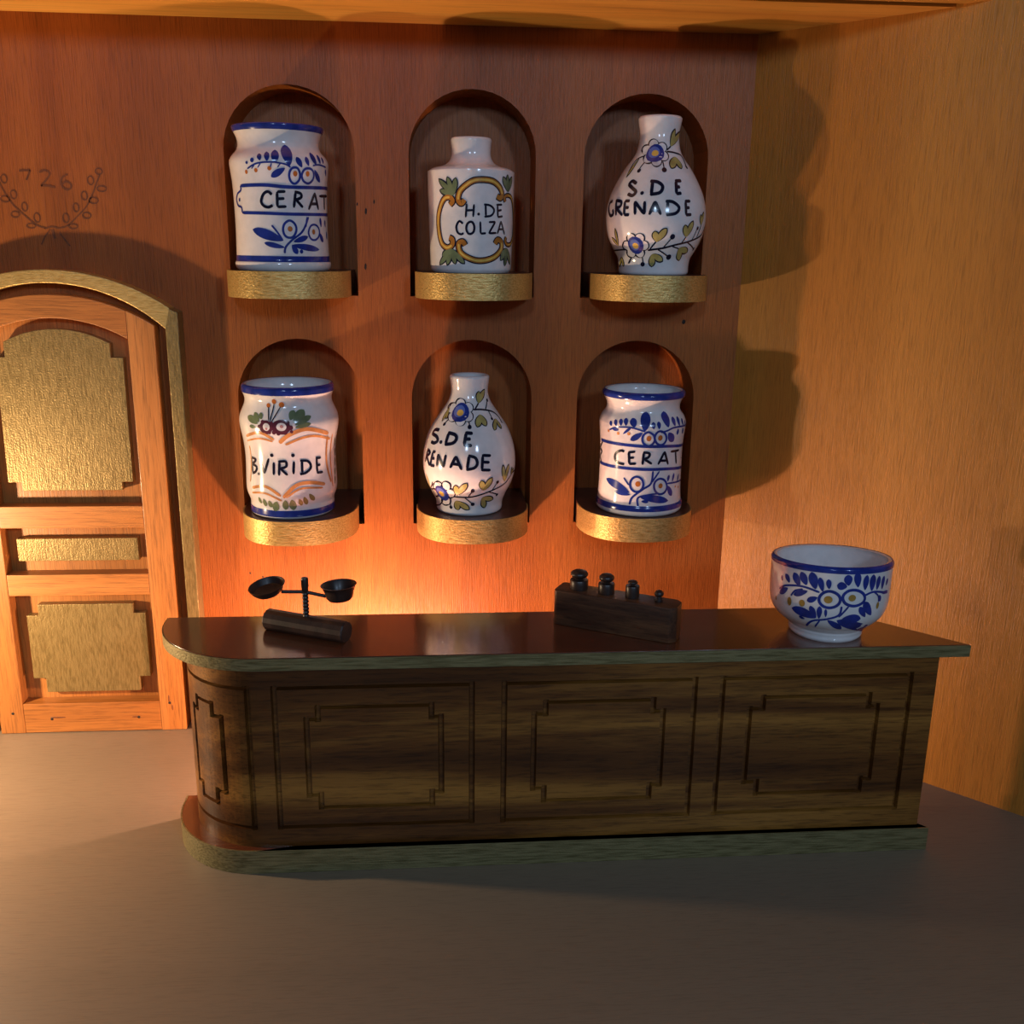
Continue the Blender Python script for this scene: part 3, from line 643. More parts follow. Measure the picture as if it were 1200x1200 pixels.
   ('l','y2',2,11.2,[(0.477,0.082),(0.433,0.094),(0.398,0.106)]),
   ('l','k',1,15.68,[(0.477,0.082),(0.53,0.099),(0.604,0.117)]),
   ('l','y2',2,11.2,[(0.477,0.082),(0.527,0.098),(0.589,0.114)]),
   ('s','k',1,2.69,[(0.402,0.068),(0.477,0.082)]),
   ('l','k',1,12.1,[(0.899,0.108),(0.862,0.119),(0.844,0.131)]),
   ('l','y2',2,7.62,[(0.899,0.108),(0.862,0.118),(0.845,0.129)]),
   ('l','k',1,12.1,[(0.899,0.108),(0.924,0.122),(1.001,0.137)]),
   ('l','y2',2,7.62,[(0.899,0.108),(0.924,0.121),(0.99,0.134)]),
   ('s','k',1,2.69,[(0.829,0.082),(0.899,0.108)]),
   ('l','k',1,15.68,[(-0.253,0.045),(-0.258,0.031),(-0.261,0.017)]),
   ('l','y2',2,11.2,[(-0.253,0.045),(-0.257,0.032),(-0.261,0.019)]),
   ('l','k',1,15.68,[(-0.253,0.045),(-0.112,0.037),(0.041,0.029)]),
   ('l','y2',2,11.2,[(-0.253,0.045),(-0.124,0.038),(0.014,0.031)]),
   ('l','k',1,15.68,[(0.386,0.058),(0.47,0.045),(0.548,0.031)]),
   ('l','y2',2,11.2,[(0.386,0.058),(0.46,0.046),(0.537,0.033)]),
   ('l','k',1,15.68,[(0.386,0.058),(0.541,0.054),(0.735,0.05)]),
   ('l','y2',2,11.2,[(0.386,0.058),(0.526,0.055),(0.703,0.051)]),
   ('s','k',1,2.24,[(0.187,0.062),(0.395,0.057)]),
   ('l','y2',1,8.07,[(1.096,0.083),(1.213,0.071),(1.261,0.059)]),
   ('d','k',1,11.65,11.65,[(0.154,0.082)]),
   ('d','k',1,11.65,11.65,[(0.182,0.039)]),
   ('d','k',1,8.07,8.07,[(0.778,0.101)]),
   ('d','k',1,7.17,7.17,[(0.958,0.057)]),
   ('d','k',1,9.86,9.86,[(-0.515,0.023)]),
   ('s','k',1,2.24,[(-0.016,0.058),(0.155,0.081)]),
   ('s','k',1,2.24,[(-0.153,0.056),(0.166,0.04)]),
   ('s','k',1,2.24,[(0.677,0.074),(0.765,0.1)]),
   ('s','k',1,2.24,[(0.556,0.071),(0.945,0.057)]),
   ('s','k',1,2.24,[(-0.536,0.047),(-0.502,0.025)]),
   ('l','k',1,10.31,[(-1.168,0.062),(-1.132,0.081),(-1.145,0.1)]),
   ('l','y2',2,5.83,[(-1.168,0.062),(-1.13,0.08),(-1.142,0.097)]),
   ('l','k',1,10.31,[(-1.168,0.062),(-1.253,0.071),(-1.352,0.08)]),
   ('l','y2',2,5.83,[(-1.168,0.062),(-1.239,0.07),(-1.336,0.079)]),
   ('s','k',1,2.69,[(-2.079,0.051),(-1.679,0.051),(-0.937,0.054)]),
   ('l','k',1,10.31,[(-1.226,0.038),(-1.375,0.027),(-1.502,0.015)]),
   ('l','y2',2,5.83,[(-1.226,0.038),(-1.36,0.028),(-1.486,0.017)]),
   ('l','k',1,10.31,[(-1.226,0.038),(-1.235,0.027),(-1.188,0.017)]),
   ('l','y2',2,5.83,[(-1.226,0.038),(-1.236,0.028),(-1.205,0.018)]),
   ('l','k',1,4.48,[(-0.835,0.038),(-0.915,0.03),(-0.989,0.023)]),
  ]),
 'BL': dict(pos=(-0.3318, -0.07, 0.5812),
  prof=[(0.0909, 0.0), (0.0957, 0.005), (0.0962, 0.0143), (0.0962, 0.0305), (0.0989, 0.0398), (0.1027, 0.0513), (0.1041, 0.0651), (0.1036, 0.088), (0.1027, 0.1198), (0.1031, 0.1469), (0.1059, 0.1738), (0.1106, 0.2006), (0.112, 0.2183), (0.1096, 0.2316), (0.1041, 0.2448), (0.0989, 0.258), (0.098, 0.2689), (0.1003, 0.2777), (0.1031, 0.2842), (0.1031, 0.296), (0.1013, 0.2986)],
  bands=[(0.2837, 0.2986), (0.0059, 0.0212)],
  paint=[
   ('d','o',1,9.29,10.22,[(-0.314,0.262)]),
   ('d','o',1,10.22,11.15,[(-0.178,0.271)]),
   ('d','o',1,12.08,12.08,[(-0.015,0.264)]),
   ('s','k',1,2.32,[(-0.314,0.259),(-0.272,0.23)]),
   ('s','k',1,2.32,[(-0.182,0.266),(-0.249,0.227)]),
   ('s','k',1,2.32,[(-0.037,0.26),(-0.23,0.225)]),
   ('l','g',1,14.87,[(-0.517,0.222),(-0.655,0.229),(-0.831,0.235)]),
   ('l','g',1,12.08,[(-0.484,0.226),(-0.562,0.235),(-0.653,0.245)]),
   ('l','g',1,10.22,[(-0.436,0.232),(-0.463,0.239),(-0.491,0.246)]),
   ('l','g',1,8.36,[(-0.57,0.213),(-0.652,0.214),(-0.741,0.214)]),
   ('l','g',1,14.87,[(0.158,0.232),(0.202,0.242),(0.25,0.252)]),
   ('l','g',1,19.51,[(0.221,0.226),(0.337,0.239),(0.47,0.252)]),
   ('l','g',1,13.01,[(0.249,0.221),(0.412,0.23),(0.597,0.238)]),
   ('l','g',1,11.15,[(0.247,0.215),(0.403,0.219),(0.57,0.222)]),
   ('d','pu',1,31.59,31.59,[(-0.335,0.215)]),
   ('d','w',2,16.43,17.37,[(-0.323,0.216)]),
   ('d','pu',1,42.74,33.45,[(-0.028,0.216)]),
   ('d','w',2,22.22,18.4,[(-0.018,0.217)]),
   ('d','pu',1,8.36,8.36,[(-0.482,0.216)]),
   ('d','pu',1,8.36,8.36,[(-0.408,0.227)]),
   ('d','pu',1,9.29,9.29,[(-0.215,0.224)]),
   ('d','pu',1,9.29,9.29,[(-0.173,0.204)]),
   ('d','pu',1,9.29,9.29,[(-0.084,0.202)]),
   ('d','pu',1,10.22,10.22,[(0.049,0.204)]),
   ('d','pu',1,11.15,11.15,[(0.158,0.215)]),
   ('d','pu',1,9.29,9.29,[(0.105,0.226)]),
   ('d','pu',1,8.36,8.36,[(-0.265,0.204)]),
   ('d','pu',1,7.43,7.43,[(0.174,0.206)]),
   ('d','pk',3,7.43,7.43,[(-0.014,0.218)]),
   ('d','pk',3,5.57,5.57,[(-0.324,0.212)]),
   ('s','o2',1,8.36,[(-0.082,0.18),(0.132,0.199),(0.495,0.21),(1.024,0.192)]),
   ('s','o2',1,5.11,[(0.04,0.176),(0.372,0.19),(0.676,0.192),(1.107,0.178)]),
   ('s','o2',1,5.57,[(1.011,0.187),(1.01,0.122),(1.138,0.076)]),
   ('s','o2',1,4.18,[(1.193,0.188),(1.161,0.129),(1.206,0.064)]),
   ('s','o2',1,6.04,[(-0.934,0.188),(-0.495,0.202),(-0.19,0.187)]),
   ('s','o2',1,3.72,[(-0.942,0.177),(-0.522,0.188),(-0.22,0.183)]),
   ('s','o2',1,7.43,[(-0.062,0.054),(0.208,0.081),(0.521,0.086),(0.918,0.076)]),
   ('s','o2',1,4.18,[(0.004,0.054),(0.333,0.074),(0.846,0.069)]),
   ('s','o2',1,6.04,[(-0.886,0.069),(-0.465,0.078),(-0.116,0.058)]),
   ('s','o2',1,4.18,[(-0.909,0.057),(-0.479,0.062),(-0.106,0.046)]),
   ('s','o2',1,3.72,[(-0.888,0.167),(-0.892,0.125),(-0.961,0.082)]),
   ('l','g',1,7.43,[(1.425,0.155),(1.398,0.166),(1.37,0.176)]),
   ('l','g',1,7.43,[(1.438,0.131),(1.445,0.141),(1.43,0.151)]),
   ('l','g',1,7.43,[(1.402,0.108),(1.422,0.118),(1.43,0.128)]),
   ('l','g',1,7.43,[(1.352,0.086),(1.373,0.095),(1.394,0.105)]),
   ('l','g',1,7.43,[(1.323,0.067),(1.344,0.077),(1.354,0.087)]),
   ('l','g',1,9.29,[(-0.684,0.05),(-0.682,0.042),(-0.671,0.034)]),
   ('l','g',1,11.15,[(-0.544,0.048),(-0.546,0.038),(-0.539,0.029)]),
   ('l','g',1,12.08,[(-0.413,0.045),(-0.4,0.036),(-0.378,0.028)]),
   ('l','g',1,15.79,[(-0.229,0.044),(-0.265,0.032),(-0.292,0.02)]),
   ('l','g',1,13.94,[(-0.024,0.048),(-0.031,0.036),(-0.035,0.024)]),
   ('l','g',1,15.79,[(0.117,0.049),(0.133,0.036),(0.15,0.023)]),
   ('l','g2',1,9.29,[(0.274,0.05),(0.307,0.041),(0.341,0.033)]),
   ('l','g2',1,10.22,[(0.381,0.054),(0.419,0.044),(0.465,0.034)]),
   ('l','g2',1,10.22,[(0.5,0.06),(0.56,0.051),(0.639,0.042)]),
   ('s','kl',1,5.11,[(-0.872,0.14),(-0.846,0.105)]),
   ('s','kl',1,5.11,[(-0.887,0.14),(-0.715,0.137),(-0.836,0.125)]),
   ('s','kl',1,5.11,[(-0.836,0.125),(-0.699,0.12),(-0.737,0.109),(-0.857,0.103)]),
   ('s','kl',1,5.11,[(-0.599,0.138),(-0.48,0.108)]),
   ('s','kl',1,5.11,[(-0.48,0.108),(-0.351,0.143)]),
   ('s','kl',1,5.11,[(-0.238,0.135),(-0.251,0.106)]),
   ('s','kl',1,5.11,[(-0.11,0.137),(-0.134,0.105)]),
   ('s','kl',1,5.11,[(-0.138,0.137),(0.02,0.137),(0.027,0.126),(-0.11,0.121)]),
   ('s','kl',1,5.11,[(-0.085,0.12),(0.052,0.106)]),
   ('s','kl',1,5.11,[(0.199,0.137),(0.177,0.108)]),
   ('s','kl',1,5.11,[(0.371,0.138),(0.367,0.109)]),
   ('s','kl',1,5.11,[(0.329,0.138),(0.505,0.135),(0.569,0.121),(0.462,0.11),(0.316,0.107)]),
   ('s','kl',1,5.11,[(0.717,0.14),(0.72,0.106)]),
   ('s','kl',1,5.11,[(0.688,0.14),(0.833,0.139)]),
   ('s','kl',1,5.11,[(0.717,0.123),(0.814,0.123)]),
   ('s','kl',1,5.11,[(0.705,0.106),(0.876,0.105)]),
   ('d','kl',1,6.5,6.5,[(-0.64,0.105)]),
   ('d','kl',1,8.36,8.36,[(-0.272,0.151)]),
   ('d','kl',1,8.36,8.36,[(0.183,0.151)]),
  ]),
 'BM': dict(pos=(0.0842, -0.07, 0.5812),
  prof=[(0.0742, 0.0), (0.0781, 0.005), (0.079, 0.0168), (0.0809, 0.0262), (0.087, 0.0403), (0.0964, 0.0589), (0.1034, 0.0775), (0.1077, 0.0961), (0.1091, 0.1122), (0.1086, 0.1283), (0.1067, 0.1466), (0.1025, 0.1648), (0.0964, 0.183), (0.0879, 0.201), (0.0776, 0.2168), (0.0668, 0.2325), (0.0517, 0.2548), (0.0451, 0.2703), (0.0428, 0.2858), (0.0451, 0.3057), (0.0461, 0.3149), (0.0447, 0.3175)],
  bands=[],
  paint=[
   ('r','k',1,2.82,[(0.085,0.233),(0.059,0.228),(0.001,0.224),(-0.075,0.223),(-0.151,0.224),(-0.213,0.228),(-0.244,0.232),(-0.233,0.237),(-0.174,0.241),(-0.084,0.242),(0.007,0.241),(0.069,0.238)]),
   ('d','w',2,20.76,20.76,[(-0.079,0.233)]),
   ('r','k',1,2.82,[(-0.163,0.224),(-0.176,0.219),(-0.223,0.215),(-0.289,0.214),(-0.365,0.215),(-0.433,0.218),(-0.47,0.223),(-0.472,0.228),(-0.423,0.231),(-0.347,0.233),(-0.257,0.232),(-0.19,0.228)]),
   ('d','w',2,20.76,20.76,[(-0.313,0.223)]),
   ('r','k',1,2.82,[(-0.443,0.232),(-0.442,0.227),(-0.489,0.223),(-0.56,0.221),(-0.66,0.222),(-0.752,0.225),(-0.826,0.229),(-0.847,0.234),(-0.797,0.238),(-0.693,0.241),(-0.583,0.24),(-0.493,0.236)]),
   ('d','w',2,20.76,20.76,[(-0.62,0.231)]),
   ('r','k',1,2.82,[(-0.539,0.25),(-0.533,0.245),(-0.585,0.241),(-0.678,0.239),(-0.813,0.239),(-0.942,0.242),(-1.056,0.247),(-1.115,0.251),(-1.047,0.256),(-0.887,0.258),(-0.736,0.258),(-0.607,0.254)]),
   ('d','w',2,20.76,20.76,[(-0.779,0.248)]),
   ('r','k',1,2.82,[(-0.227,0.26),(-0.247,0.255),(-0.312,0.251),(-0.414,0.249),(-0.525,0.25),(-0.645,0.253),(-0.707,0.258),(-0.711,0.263),(-0.634,0.268),(-0.504,0.269),(-0.368,0.268),(-0.266,0.265)]),
   ('d','w',2,20.76,20.76,[(-0.455,0.259)]),
   ('r','k',1,2.82,[(0.115,0.251),(0.081,0.246),(0.008,0.242),(-0.083,0.241),(-0.174,0.242),(-0.251,0.246),(-0.296,0.25),(-0.279,0.255),(-0.204,0.259),(-0.095,0.261),(0.017,0.259),(0.093,0.256)]),
   ('d','w',2,20.76,20.76,[(-0.089,0.251)]),
   ('d','b',3,41.1,41.1,[(-0.374,0.241)]),
   ('d','lb',4,25.96,25.96,[(-0.416,0.243)]),
   ('d','y',5,15.57,13.84,[(-0.373,0.24)]),
   ('s','k',1,2.82,[(0.176,0.247),(0.411,0.261)]),
   ('l','k',1,14.58,[(0.382,0.26),(0.444,0.273),(0.475,0.287)]),
   ('l','y2',2,9.87,[(0.382,0.26),(0.442,0.272),(0.485,0.285)]),
   ('l','k',1,14.58,[(0.382,0.26),(0.641,0.275),(0.899,0.29)]),
   ('l','y2',2,9.87,[(0.382,0.26),(0.611,0.274),(0.876,0.288)]),
   ('s','k',1,3.29,[(0.116,0.247),(0.503,0.246),(0.961,0.239),(1.176,0.226),(1.151,0.211)]),
   ('s','k',1,2.35,[(0.638,0.245),(0.964,0.263)]),
   ('d','k',1,7.52,7.52,[(0.99,0.264)]),
   ('d','k',1,6.58,6.58,[(0.756,0.225)]),
   ('s','k',1,2.35,[(0.761,0.242),(0.773,0.227)]),
   ('l','k',1,16.46,[(0.357,0.236),(0.252,0.223),(0.175,0.21)]),
   ('l','y2',2,11.76,[(0.357,0.236),(0.262,0.224),(0.186,0.212)]),
   ('l','k',1,16.46,[(0.357,0.236),(0.412,0.223),(0.455,0.211)]),
   ('l','y2',2,11.76,[(0.357,0.236),(0.406,0.224),(0.445,0.213)]),
   ('l','k',1,12.7,[(0.923,0.224),(0.759,0.212),(0.655,0.201)]),
   ('l','y2',2,7.99,[(0.923,0.224),(0.773,0.213),(0.669,0.202)]),
   ('l','k',1,12.7,[(0.923,0.224),(0.938,0.212),(0.963,0.201)]),
   ('l','y2',2,7.99,[(0.923,0.224),(0.936,0.213),(0.959,0.203)]),
   ('l','k',1,9.87,[(-0.962,0.25),(-0.98,0.233),(-0.977,0.217)]),
   ('l','y2',2,5.17,[(-0.962,0.25),(-0.976,0.234),(-0.971,0.219)]),
   ('l','k',1,9.87,[(-0.962,0.25),(-0.897,0.236),(-0.847,0.223)]),
   ('l','y2',2,5.17,[(-0.962,0.25),(-0.911,0.237),(-0.857,0.225)]),
   ('d','k',1,7.52,7.52,[(-0.825,0.213)]),
   ('s','k',1,2.35,[(-0.713,0.228),(-0.821,0.215)]),
   ('d','k',1,9.4,9.4,[(-0.03,0.211)]),
   ('s','k',1,2.35,[(-0.062,0.227),(-0.03,0.214)]),
   ('d','k',1,7.52,7.52,[(-0.976,0.252)]),
   ('s','kl',1,6.58,[(-0.915,0.199),(-1.091,0.198),(-1.139,0.189),(-0.937,0.185),(-0.854,0.177),(-0.952,0.17),(-1.09,0.171)]),
   ('s','kl',1,6.58,[(-0.575,0.197),(-0.602,0.172)]),
   ('s','kl',1,6.58,[(-0.604,0.197),(-0.399,0.194),(-0.347,0.186),(-0.419,0.176),(-0.626,0.171)]),
   ('s','kl',1,6.58,[(-0.117,0.199),(-0.154,0.173)]),
   ('s','kl',1,6.58,[(-0.144,0.199),(0.05,0.198)]),
   ('s','kl',1,6.58,[(-0.137,0.186),(-0.002,0.186)]),
   ('s','kl',1,6.58,[(-0.167,0.173),(0.024,0.172)]),
   ('d','kl',1,8.46,8.46,[(-0.744,0.175)]),
   ('s','kl',1,6.11,[(-1.157,0.152),(-1.231,0.121)]),
   ('s','kl',1,6.11,[(-1.182,0.152),(-1.039,0.147),(-1.17,0.136)]),
   ('s','kl',1,6.11,[(-1.17,0.136),(-1.026,0.116)]),
   ('s','kl',1,6.11,[(-0.929,0.151),(-0.999,0.117)]),
   ('s','kl',1,6.11,[(-0.941,0.151),(-0.847,0.151)]),
   ('s','kl',1,6.11,[(-0.963,0.135),(-0.861,0.136)]),
   ('s','kl',1,6.11,[(-0.999,0.118),(-0.853,0.119)]),
   ('s','kl',1,6.11,[(-0.775,0.119),(-0.76,0.148)]),
   ('s','kl',1,6.11,[(-0.76,0.148),(-0.602,0.12)]),
   ('s','kl',1,6.11,[(-0.602,0.12),(-0.558,0.149)]),
   ('s','kl',1,6.11,[(-0.446,0.12),(-0.321,0.148)]),
   ('s','kl',1,6.11,[(-0.321,0.148),(-0.194,0.117)]),
   ('s','kl',1,6.11,[(-0.405,0.13),(-0.238,0.129)]),
   ('s','kl',1,6.11,[(-0.04,0.15),(-0.081,0.12)]),
   ('s','kl',1,6.11,[(-0.061,0.15),(0.088,0.145),(0.13,0.132),(0.065,0.122),(-0.102,0.118)]),
   ('s','kl',1,6.11,[(0.251,0.149),(0.228,0.117)]),
   ('s','kl',1,6.11,[(0.232,0.15),(0.441,0.148)]),
   ('s','kl',1,6.11,[(0.239,0.135),(0.401,0.133)]),
   ('s','kl',1,6.11,[(0.209,0.117),(0.421,0.115)]),
   ('r','k',1,2.82,[(-0.382,0.058),(-0.41,0.052),(-0.472,0.047),(-0.548,0.044),(-0.615,0.045),(-0.649,0.049),(-0.645,0.055),(-0.604,0.061),(-0.543,0.067),(-0.481,0.069),(-0.426,0.068),(-0.387,0.064)]),
   ('d','w',2,19.86,19.86,[(-0.503,0.057)]),
   ('r','k',1,2.82,[(-0.559,0.037),(-0.596,0.03),(-0.68,0.025),(-0.767,0.022),(-0.861,0.022),(-0.936,0.025),(-0.924,0.031),(-0.847,0.039),(-0.755,0.045),(-0.66,0.048),(-0.594,0.047),(-0.559,0.043)]),
   ('d','w',2,19.86,19.86,[(-0.72,0.035)]),
   ('r','k',1,2.82,[(-0.876,0.032),(-0.956,0.025),(-1.075,0.019),(-1.254,0.014),(-1.448,0.011),(-1.446,0.016),(-1.419,0.022),(-1.394,0.028),(-1.234,0.035),(-1.032,0.041),(-0.914,0.042),(-0.866,0.038)]),
   ('d','w',2,19.86,19.86,[(-1.171,0.027)]),
   ('r','k',1,2.82,[(-0.938,0.05),(-1.025,0.042),(-1.226,0.034),(-1.427,0.028),(-1.374,0.031),(-1.389,0.035),(-1.34,0.041),(-1.335,0.047),(-1.298,0.052),(-1.065,0.059),(-0.958,0.06),(-0.916,0.056)]),
   ('d','w',2,19.86,19.86,[(-1.271,0.043)]),
   ('r','k',1,2.82,[(-0.687,0.073),(-0.721,0.067),(-0.795,0.061),(-0.895,0.058),(-0.992,0.057),(-1.043,0.06),(-1.039,0.066),(-0.97,0.073),(-0.878,0.079),(-0.794,0.083),(-0.732,0.082),(-0.69,0.079)]),
   ('d','w',2,19.86,19.86,[(-0.838,0.07)]),
   ('r','k',1,2.82,[(-0.458,0.076),(-0.486,0.07),(-0.539,0.065),(-0.61,0.062),(-0.67,0.063),(-0.714,0.067),(-0.709,0.073),(-0.675,0.079),(-0.623,0.084),(-0.557,0.086),(-0.501,0.085),(-0.465,0.082)]),
   ('d','w',2,19.86,19.86,[(-0.576,0.075)]),
   ('d','b',3,39.31,39.31,[(-0.776,0.053)]),
   ('d','lb',4,24.83,24.83,[(-0.795,0.055)]),
   ('d','y',5,14.9,13.24,[(-0.783,0.052)]),
   ('s','k',1,3.29,[(-0.483,0.049),(-0.064,0.049),(0.233,0.055),(0.532,0.064),(0.877,0.075),(1.163,0.096),(1.463,0.096)]),
   ('l','k',1,16.46,[(-0.336,0.054),(-0.334,0.068),(-0.338,0.08)]),
   ('l','y2',2,11.76,[(-0.336,0.054),(-0.336,0.066),(-0.338,0.078)]),
   ('l','k',1,16.46,[(-0.336,0.054),(-0.191,0.071),(-0.069,0.086)]),
   ('l','y2',2,11.76,[(-0.336,0.054),(-0.202,0.07),(-0.088,0.084)]),
   ('l','k',1,16.46,[(0.306,0.066),(0.257,0.079),(0.218,0.092)]),
   ('l','y2',2,11.76,[(0.306,0.066),(0.258,0.078),(0.221,0.09)]),
   ('l','k',1,16.46,[(0.306,0.066),(0.388,0.082),(0.472,0.098)]),
   ('l','y2',2,11.76,[(0.306,0.066),(0.38,0.081),(0.457,0.095)]),
   ('l','k',1,16.46,[(-0.398,0.038),(-0.393,0.025),(-0.369,0.014)]),
   ('l','y2',2,11.76,[(-0.398,0.038),(-0.396,0.026),(-0.375,0.015)]),
   ('l','k',1,16.46,[(-0.398,0.038),(-0.216,0.027),(-0.02,0.016)]),
   ('l','y2',2,11.76,[(-0.398,0.038),(-0.232,0.028),(-0.053,0.018)]),
   ('l','k',1,15.52,[(0.3,0.047),(0.37,0.032),(0.43,0.018)]),
   ('l','y2',2,10.81,[(0.3,0.047),(0.363,0.033),(0.421,0.02)]),
   ('l','k',1,15.52,[(0.3,0.047),(0.465,0.043),(0.661,0.038)]),
   ('l','y2',2,10.81,[(0.3,0.047),(0.455,0.043),(0.625,0.039)]),
   ('l','k',1,13.64,[(0.856,0.081),(0.778,0.103),(0.744,0.124)]),
   ('l','y2',2,8.93,[(0.856,0.081),(0.776,0.101),(0.75,0.12)]),
   ('l','k',1,13.64,[(0.856,0.081),(0.882,0.102),(0.951,0.122)]),
   ('l','y2',2,8.93,[(0.856,0.081),(0.877,0.101),(0.942,0.119)]),
   ('l','k',1,7.99,[(1.094,0.091),(1.087,0.102),(1.101,0.112)]),
   ('l','y2',2,3.29,[(1.094,0.091),(1.085,0.101),(1.097,0.11)]),
   ('l','k',1,7.99,[(1.094,0.091),(1.144,0.099),(1.214,0.107)]),
   ('l','y2',2,3.29,[(1.094,0.091),(1.131,0.099),(1.199,0.106)]),
   ('l','k',1,12.23,[(1.315,0.066),(1.257,0.053),(1.273,0.039)]),
   ('l','o2',2,7.52,[(1.285,0.065),(1.363,0.051),(1.31,0.041)]),
   ('d','k',1,9.4,9.4,[(0.04,0.066)]),
   ('d','k',1,9.4,9.4,[(0.058,0.03)]),
   ('d','k',1,8.46,8.46,[(0.627,0.083)]),
   ('d','k',1,7.52,7.52,[(0.735,0.049)]),
   ('d','k',1,8.46,8.46,[(-0.599,0.019)]),
   ('s','k',1,2.35,[(-0.063,0.05),(0.04,0.065)]),
   ('s','k',1,2.35,[(-0.166,0.049),(0.045,0.031)]),
   ('s','k',1,2.35,[(0.51,0.062),(0.618,0.082)]),
   ('s','k',1,2.35,[(0.428,0.061),(0.724,0.051)]),
   ('s','k',1,2.35,[(-0.62,0.034),(-0.594,0.021)]),
   ('l','y2',1,9.4,[(-1.314,0.056),(-1.235,0.075),(-1.273,0.091)]),
   ('l','k',1,3.76,[(-1.289,0.054),(-1.08,0.068),(-0.984,0.079)]),
   ('l','k',1,4.7,[(-1.257,0.023),(-1.203,0.019),(-1.148,0.014)]),
  ]),
 'BR': dict(pos=(0.4959, -0.07, 0.5812),
  prof=[(0.0967, 0.0), (0.1018, 0.005), (0.1032, 0.0122), (0.1023, 0.0217), (0.0999, 0.0288), (0.098, 0.0597), (0.0975, 0.1066), (0.0975, 0.1531), (0.1004, 0.1899), (0.1023, 0.2081), (0.1013, 0.2173), (0.0966, 0.2286), (0.0884, 0.2399), (0.086, 0.249), (0.087, 0.258), (0.0908, 0.267), (0.0961, 0.2751), (0.0966, 0.2832), (0.0942, 0.2859)],
  bands=[(0.2729, 0.2859), (0.0132, 0.0265)],
  paint=[
   ('s','b',1,3.35,[(-1.034,0.199),(-0.81,0.208),(-0.464,0.211),(-0.138,0.203)]),
   ('l','b',1,8.13,[(-0.965,0.209),(-0.991,0.214),(-1.025,0.22)]),
   ('l','b',1,9.08,[(-0.829,0.211),(-0.854,0.218),(-0.895,0.225)]),
   ('l','b',1,9.56,[(-0.7,0.213),(-0.719,0.221),(-0.752,0.228)]),
   ('l','b',1,10.04,[(-0.578,0.214),(-0.595,0.223),(-0.625,0.231)]),
   ('l','b',1,15.3,[(-0.376,0.212),(-0.413,0.222),(-0.458,0.232)]),
   ('l','b',1,21.99,[(-0.147,0.204),(-0.142,0.226),(-0.129,0.247)]),
   ('l','b',1,9.56,[(0.053,0.209),(0.043,0.217),(0.043,0.225)]),
   ('l','b',1,9.08,[(0.179,0.209),(0.172,0.218),(0.17,0.226)]),
   ('l','b',1,19.12,[(0.408,0.212),(0.374,0.23),(0.357,0.247)]),
   ('l','b',1,11.47,[(0.61,0.213),(0.588,0.224),(0.603,0.234)]),
   ('l','b',1,10.52,[(0.776,0.211),(0.754,0.223),(0.784,0.233)]),
   ('l','b',1,8.6,[(0.956,0.21),(0.926,0.219),(0.954,0.227)]),
   ('l','b',1,5.74,[(1.094,0.207),(1.08,0.214),(1.126,0.22)]),
   ('l','b',1,8.6,[(-0.758,0.202),(-0.847,0.203),(-0.943,0.203)]),
   ('l','b',1,6.21,[(-0.648,0.194),(-0.549,0.203),(-0.456,0.211)]),
   ('l','b',1,13.38,[(-0.199,0.2),(-0.332,0.19),(-0.469,0.181)]),
   ('l','b',1,18.16,[(0.426,0.199),(0.516,0.188),(0.617,0.177)]),
   ('l','b',1,8.6,[(0.723,0.206),(0.729,0.199),(0.726,0.191)]),
   ('l','b',1,7.65,[(0.935,0.205),(0.97,0.198),(0.994,0.19)]),
   ('s','b',1,3.82,[(0.229,0.201),(0.379,0.204),(0.606,0.21),(1.147,0.208),(1.447,0.208)]),
   ('r','b',1,4.3,[(0.091,0.185),(0.076,0.178),(0.026,0.172),(-0.044,0.169),(-0.119,0.172),(-0.173,0.177),(-0.196,0.185),(-0.182,0.193),(-0.134,0.199),(-0.066,0.202),(0.007,0.199),(0.063,0.194)]),
   ('d','o',1,11.47,13.38,[(-0.046,0.187)]),
   ('r','b',1,4.3,[(0.386,0.186),(0.373,0.179),(0.322,0.173),(0.244,0.171),(0.169,0.174),(0.116,0.18),(0.088,0.188),(0.101,0.196),(0.147,0.202),(0.211,0.204),(0.291,0.201),(0.355,0.195)]),
   ('d','o',1,11.47,13.38,[(0.224,0.188)]),
   ('d','o2',1,6.69,6.69,[(-1.072,0.196)]),
   ('d','o2',1,7.65,7.65,[(-0.776,0.194)]),
   ('d','o2',1,7.65,7.65,[(-0.508,0.196)]),
   ('s','b',1,6.21,[(-1.472,0.168),(-1.372,0.168),(-0.654,0.169),(-0.082,0.168),(0.429,0.167),(1.259,0.16),(2.159,0.16)]),
   ('s','b',1,6.21,[(-1.565,0.112),(-1.465,0.112),(-0.633,0.114),(-0.053,0.114),(0.471,0.113),(1.277,0.106),(2.177,0.106)]),
   ('s','k',1,4.3,[(-1.377,0.165),(-1.581,0.146),(-1.431,0.14),(-1.565,0.126),(-1.443,0.114)]),
   ('d','k',1,3.82,3.82,[(1.092,0.13)]),
   ('s','kl',1,5.26,[(-0.611,0.153),(-0.707,0.154),(-0.841,0.146),(-0.869,0.134),(-0.78,0.125),(-0.6,0.123)]),
   ('s','kl',1,5.26,[(-0.5,0.153),(-0.477,0.125)]),
   ('s','kl',1,5.26,[(-0.512,0.152),(-0.346,0.155)]),
   ('s','kl',1,5.26,[(-0.484,0.139),(-0.369,0.141)]),
   ('s','kl',1,5.26,[(-0.481,0.125),(-0.315,0.127)]),
   ('s','kl',1,5.26,[(-0.143,0.154),(-0.162,0.125)]),
   ('s','kl',1,5.26,[(-0.162,0.154),(-0.018,0.152),(-0.029,0.143),(-0.149,0.138)]),
   ('s','kl',1,5.26,[(-0.121,0.138),(0.061,0.127)]),
   ('s','kl',1,5.26,[(0.215,0.125),(0.375,0.155)]),
   ('s','kl',1,5.26,[(0.375,0.155),(0.498,0.123)]),
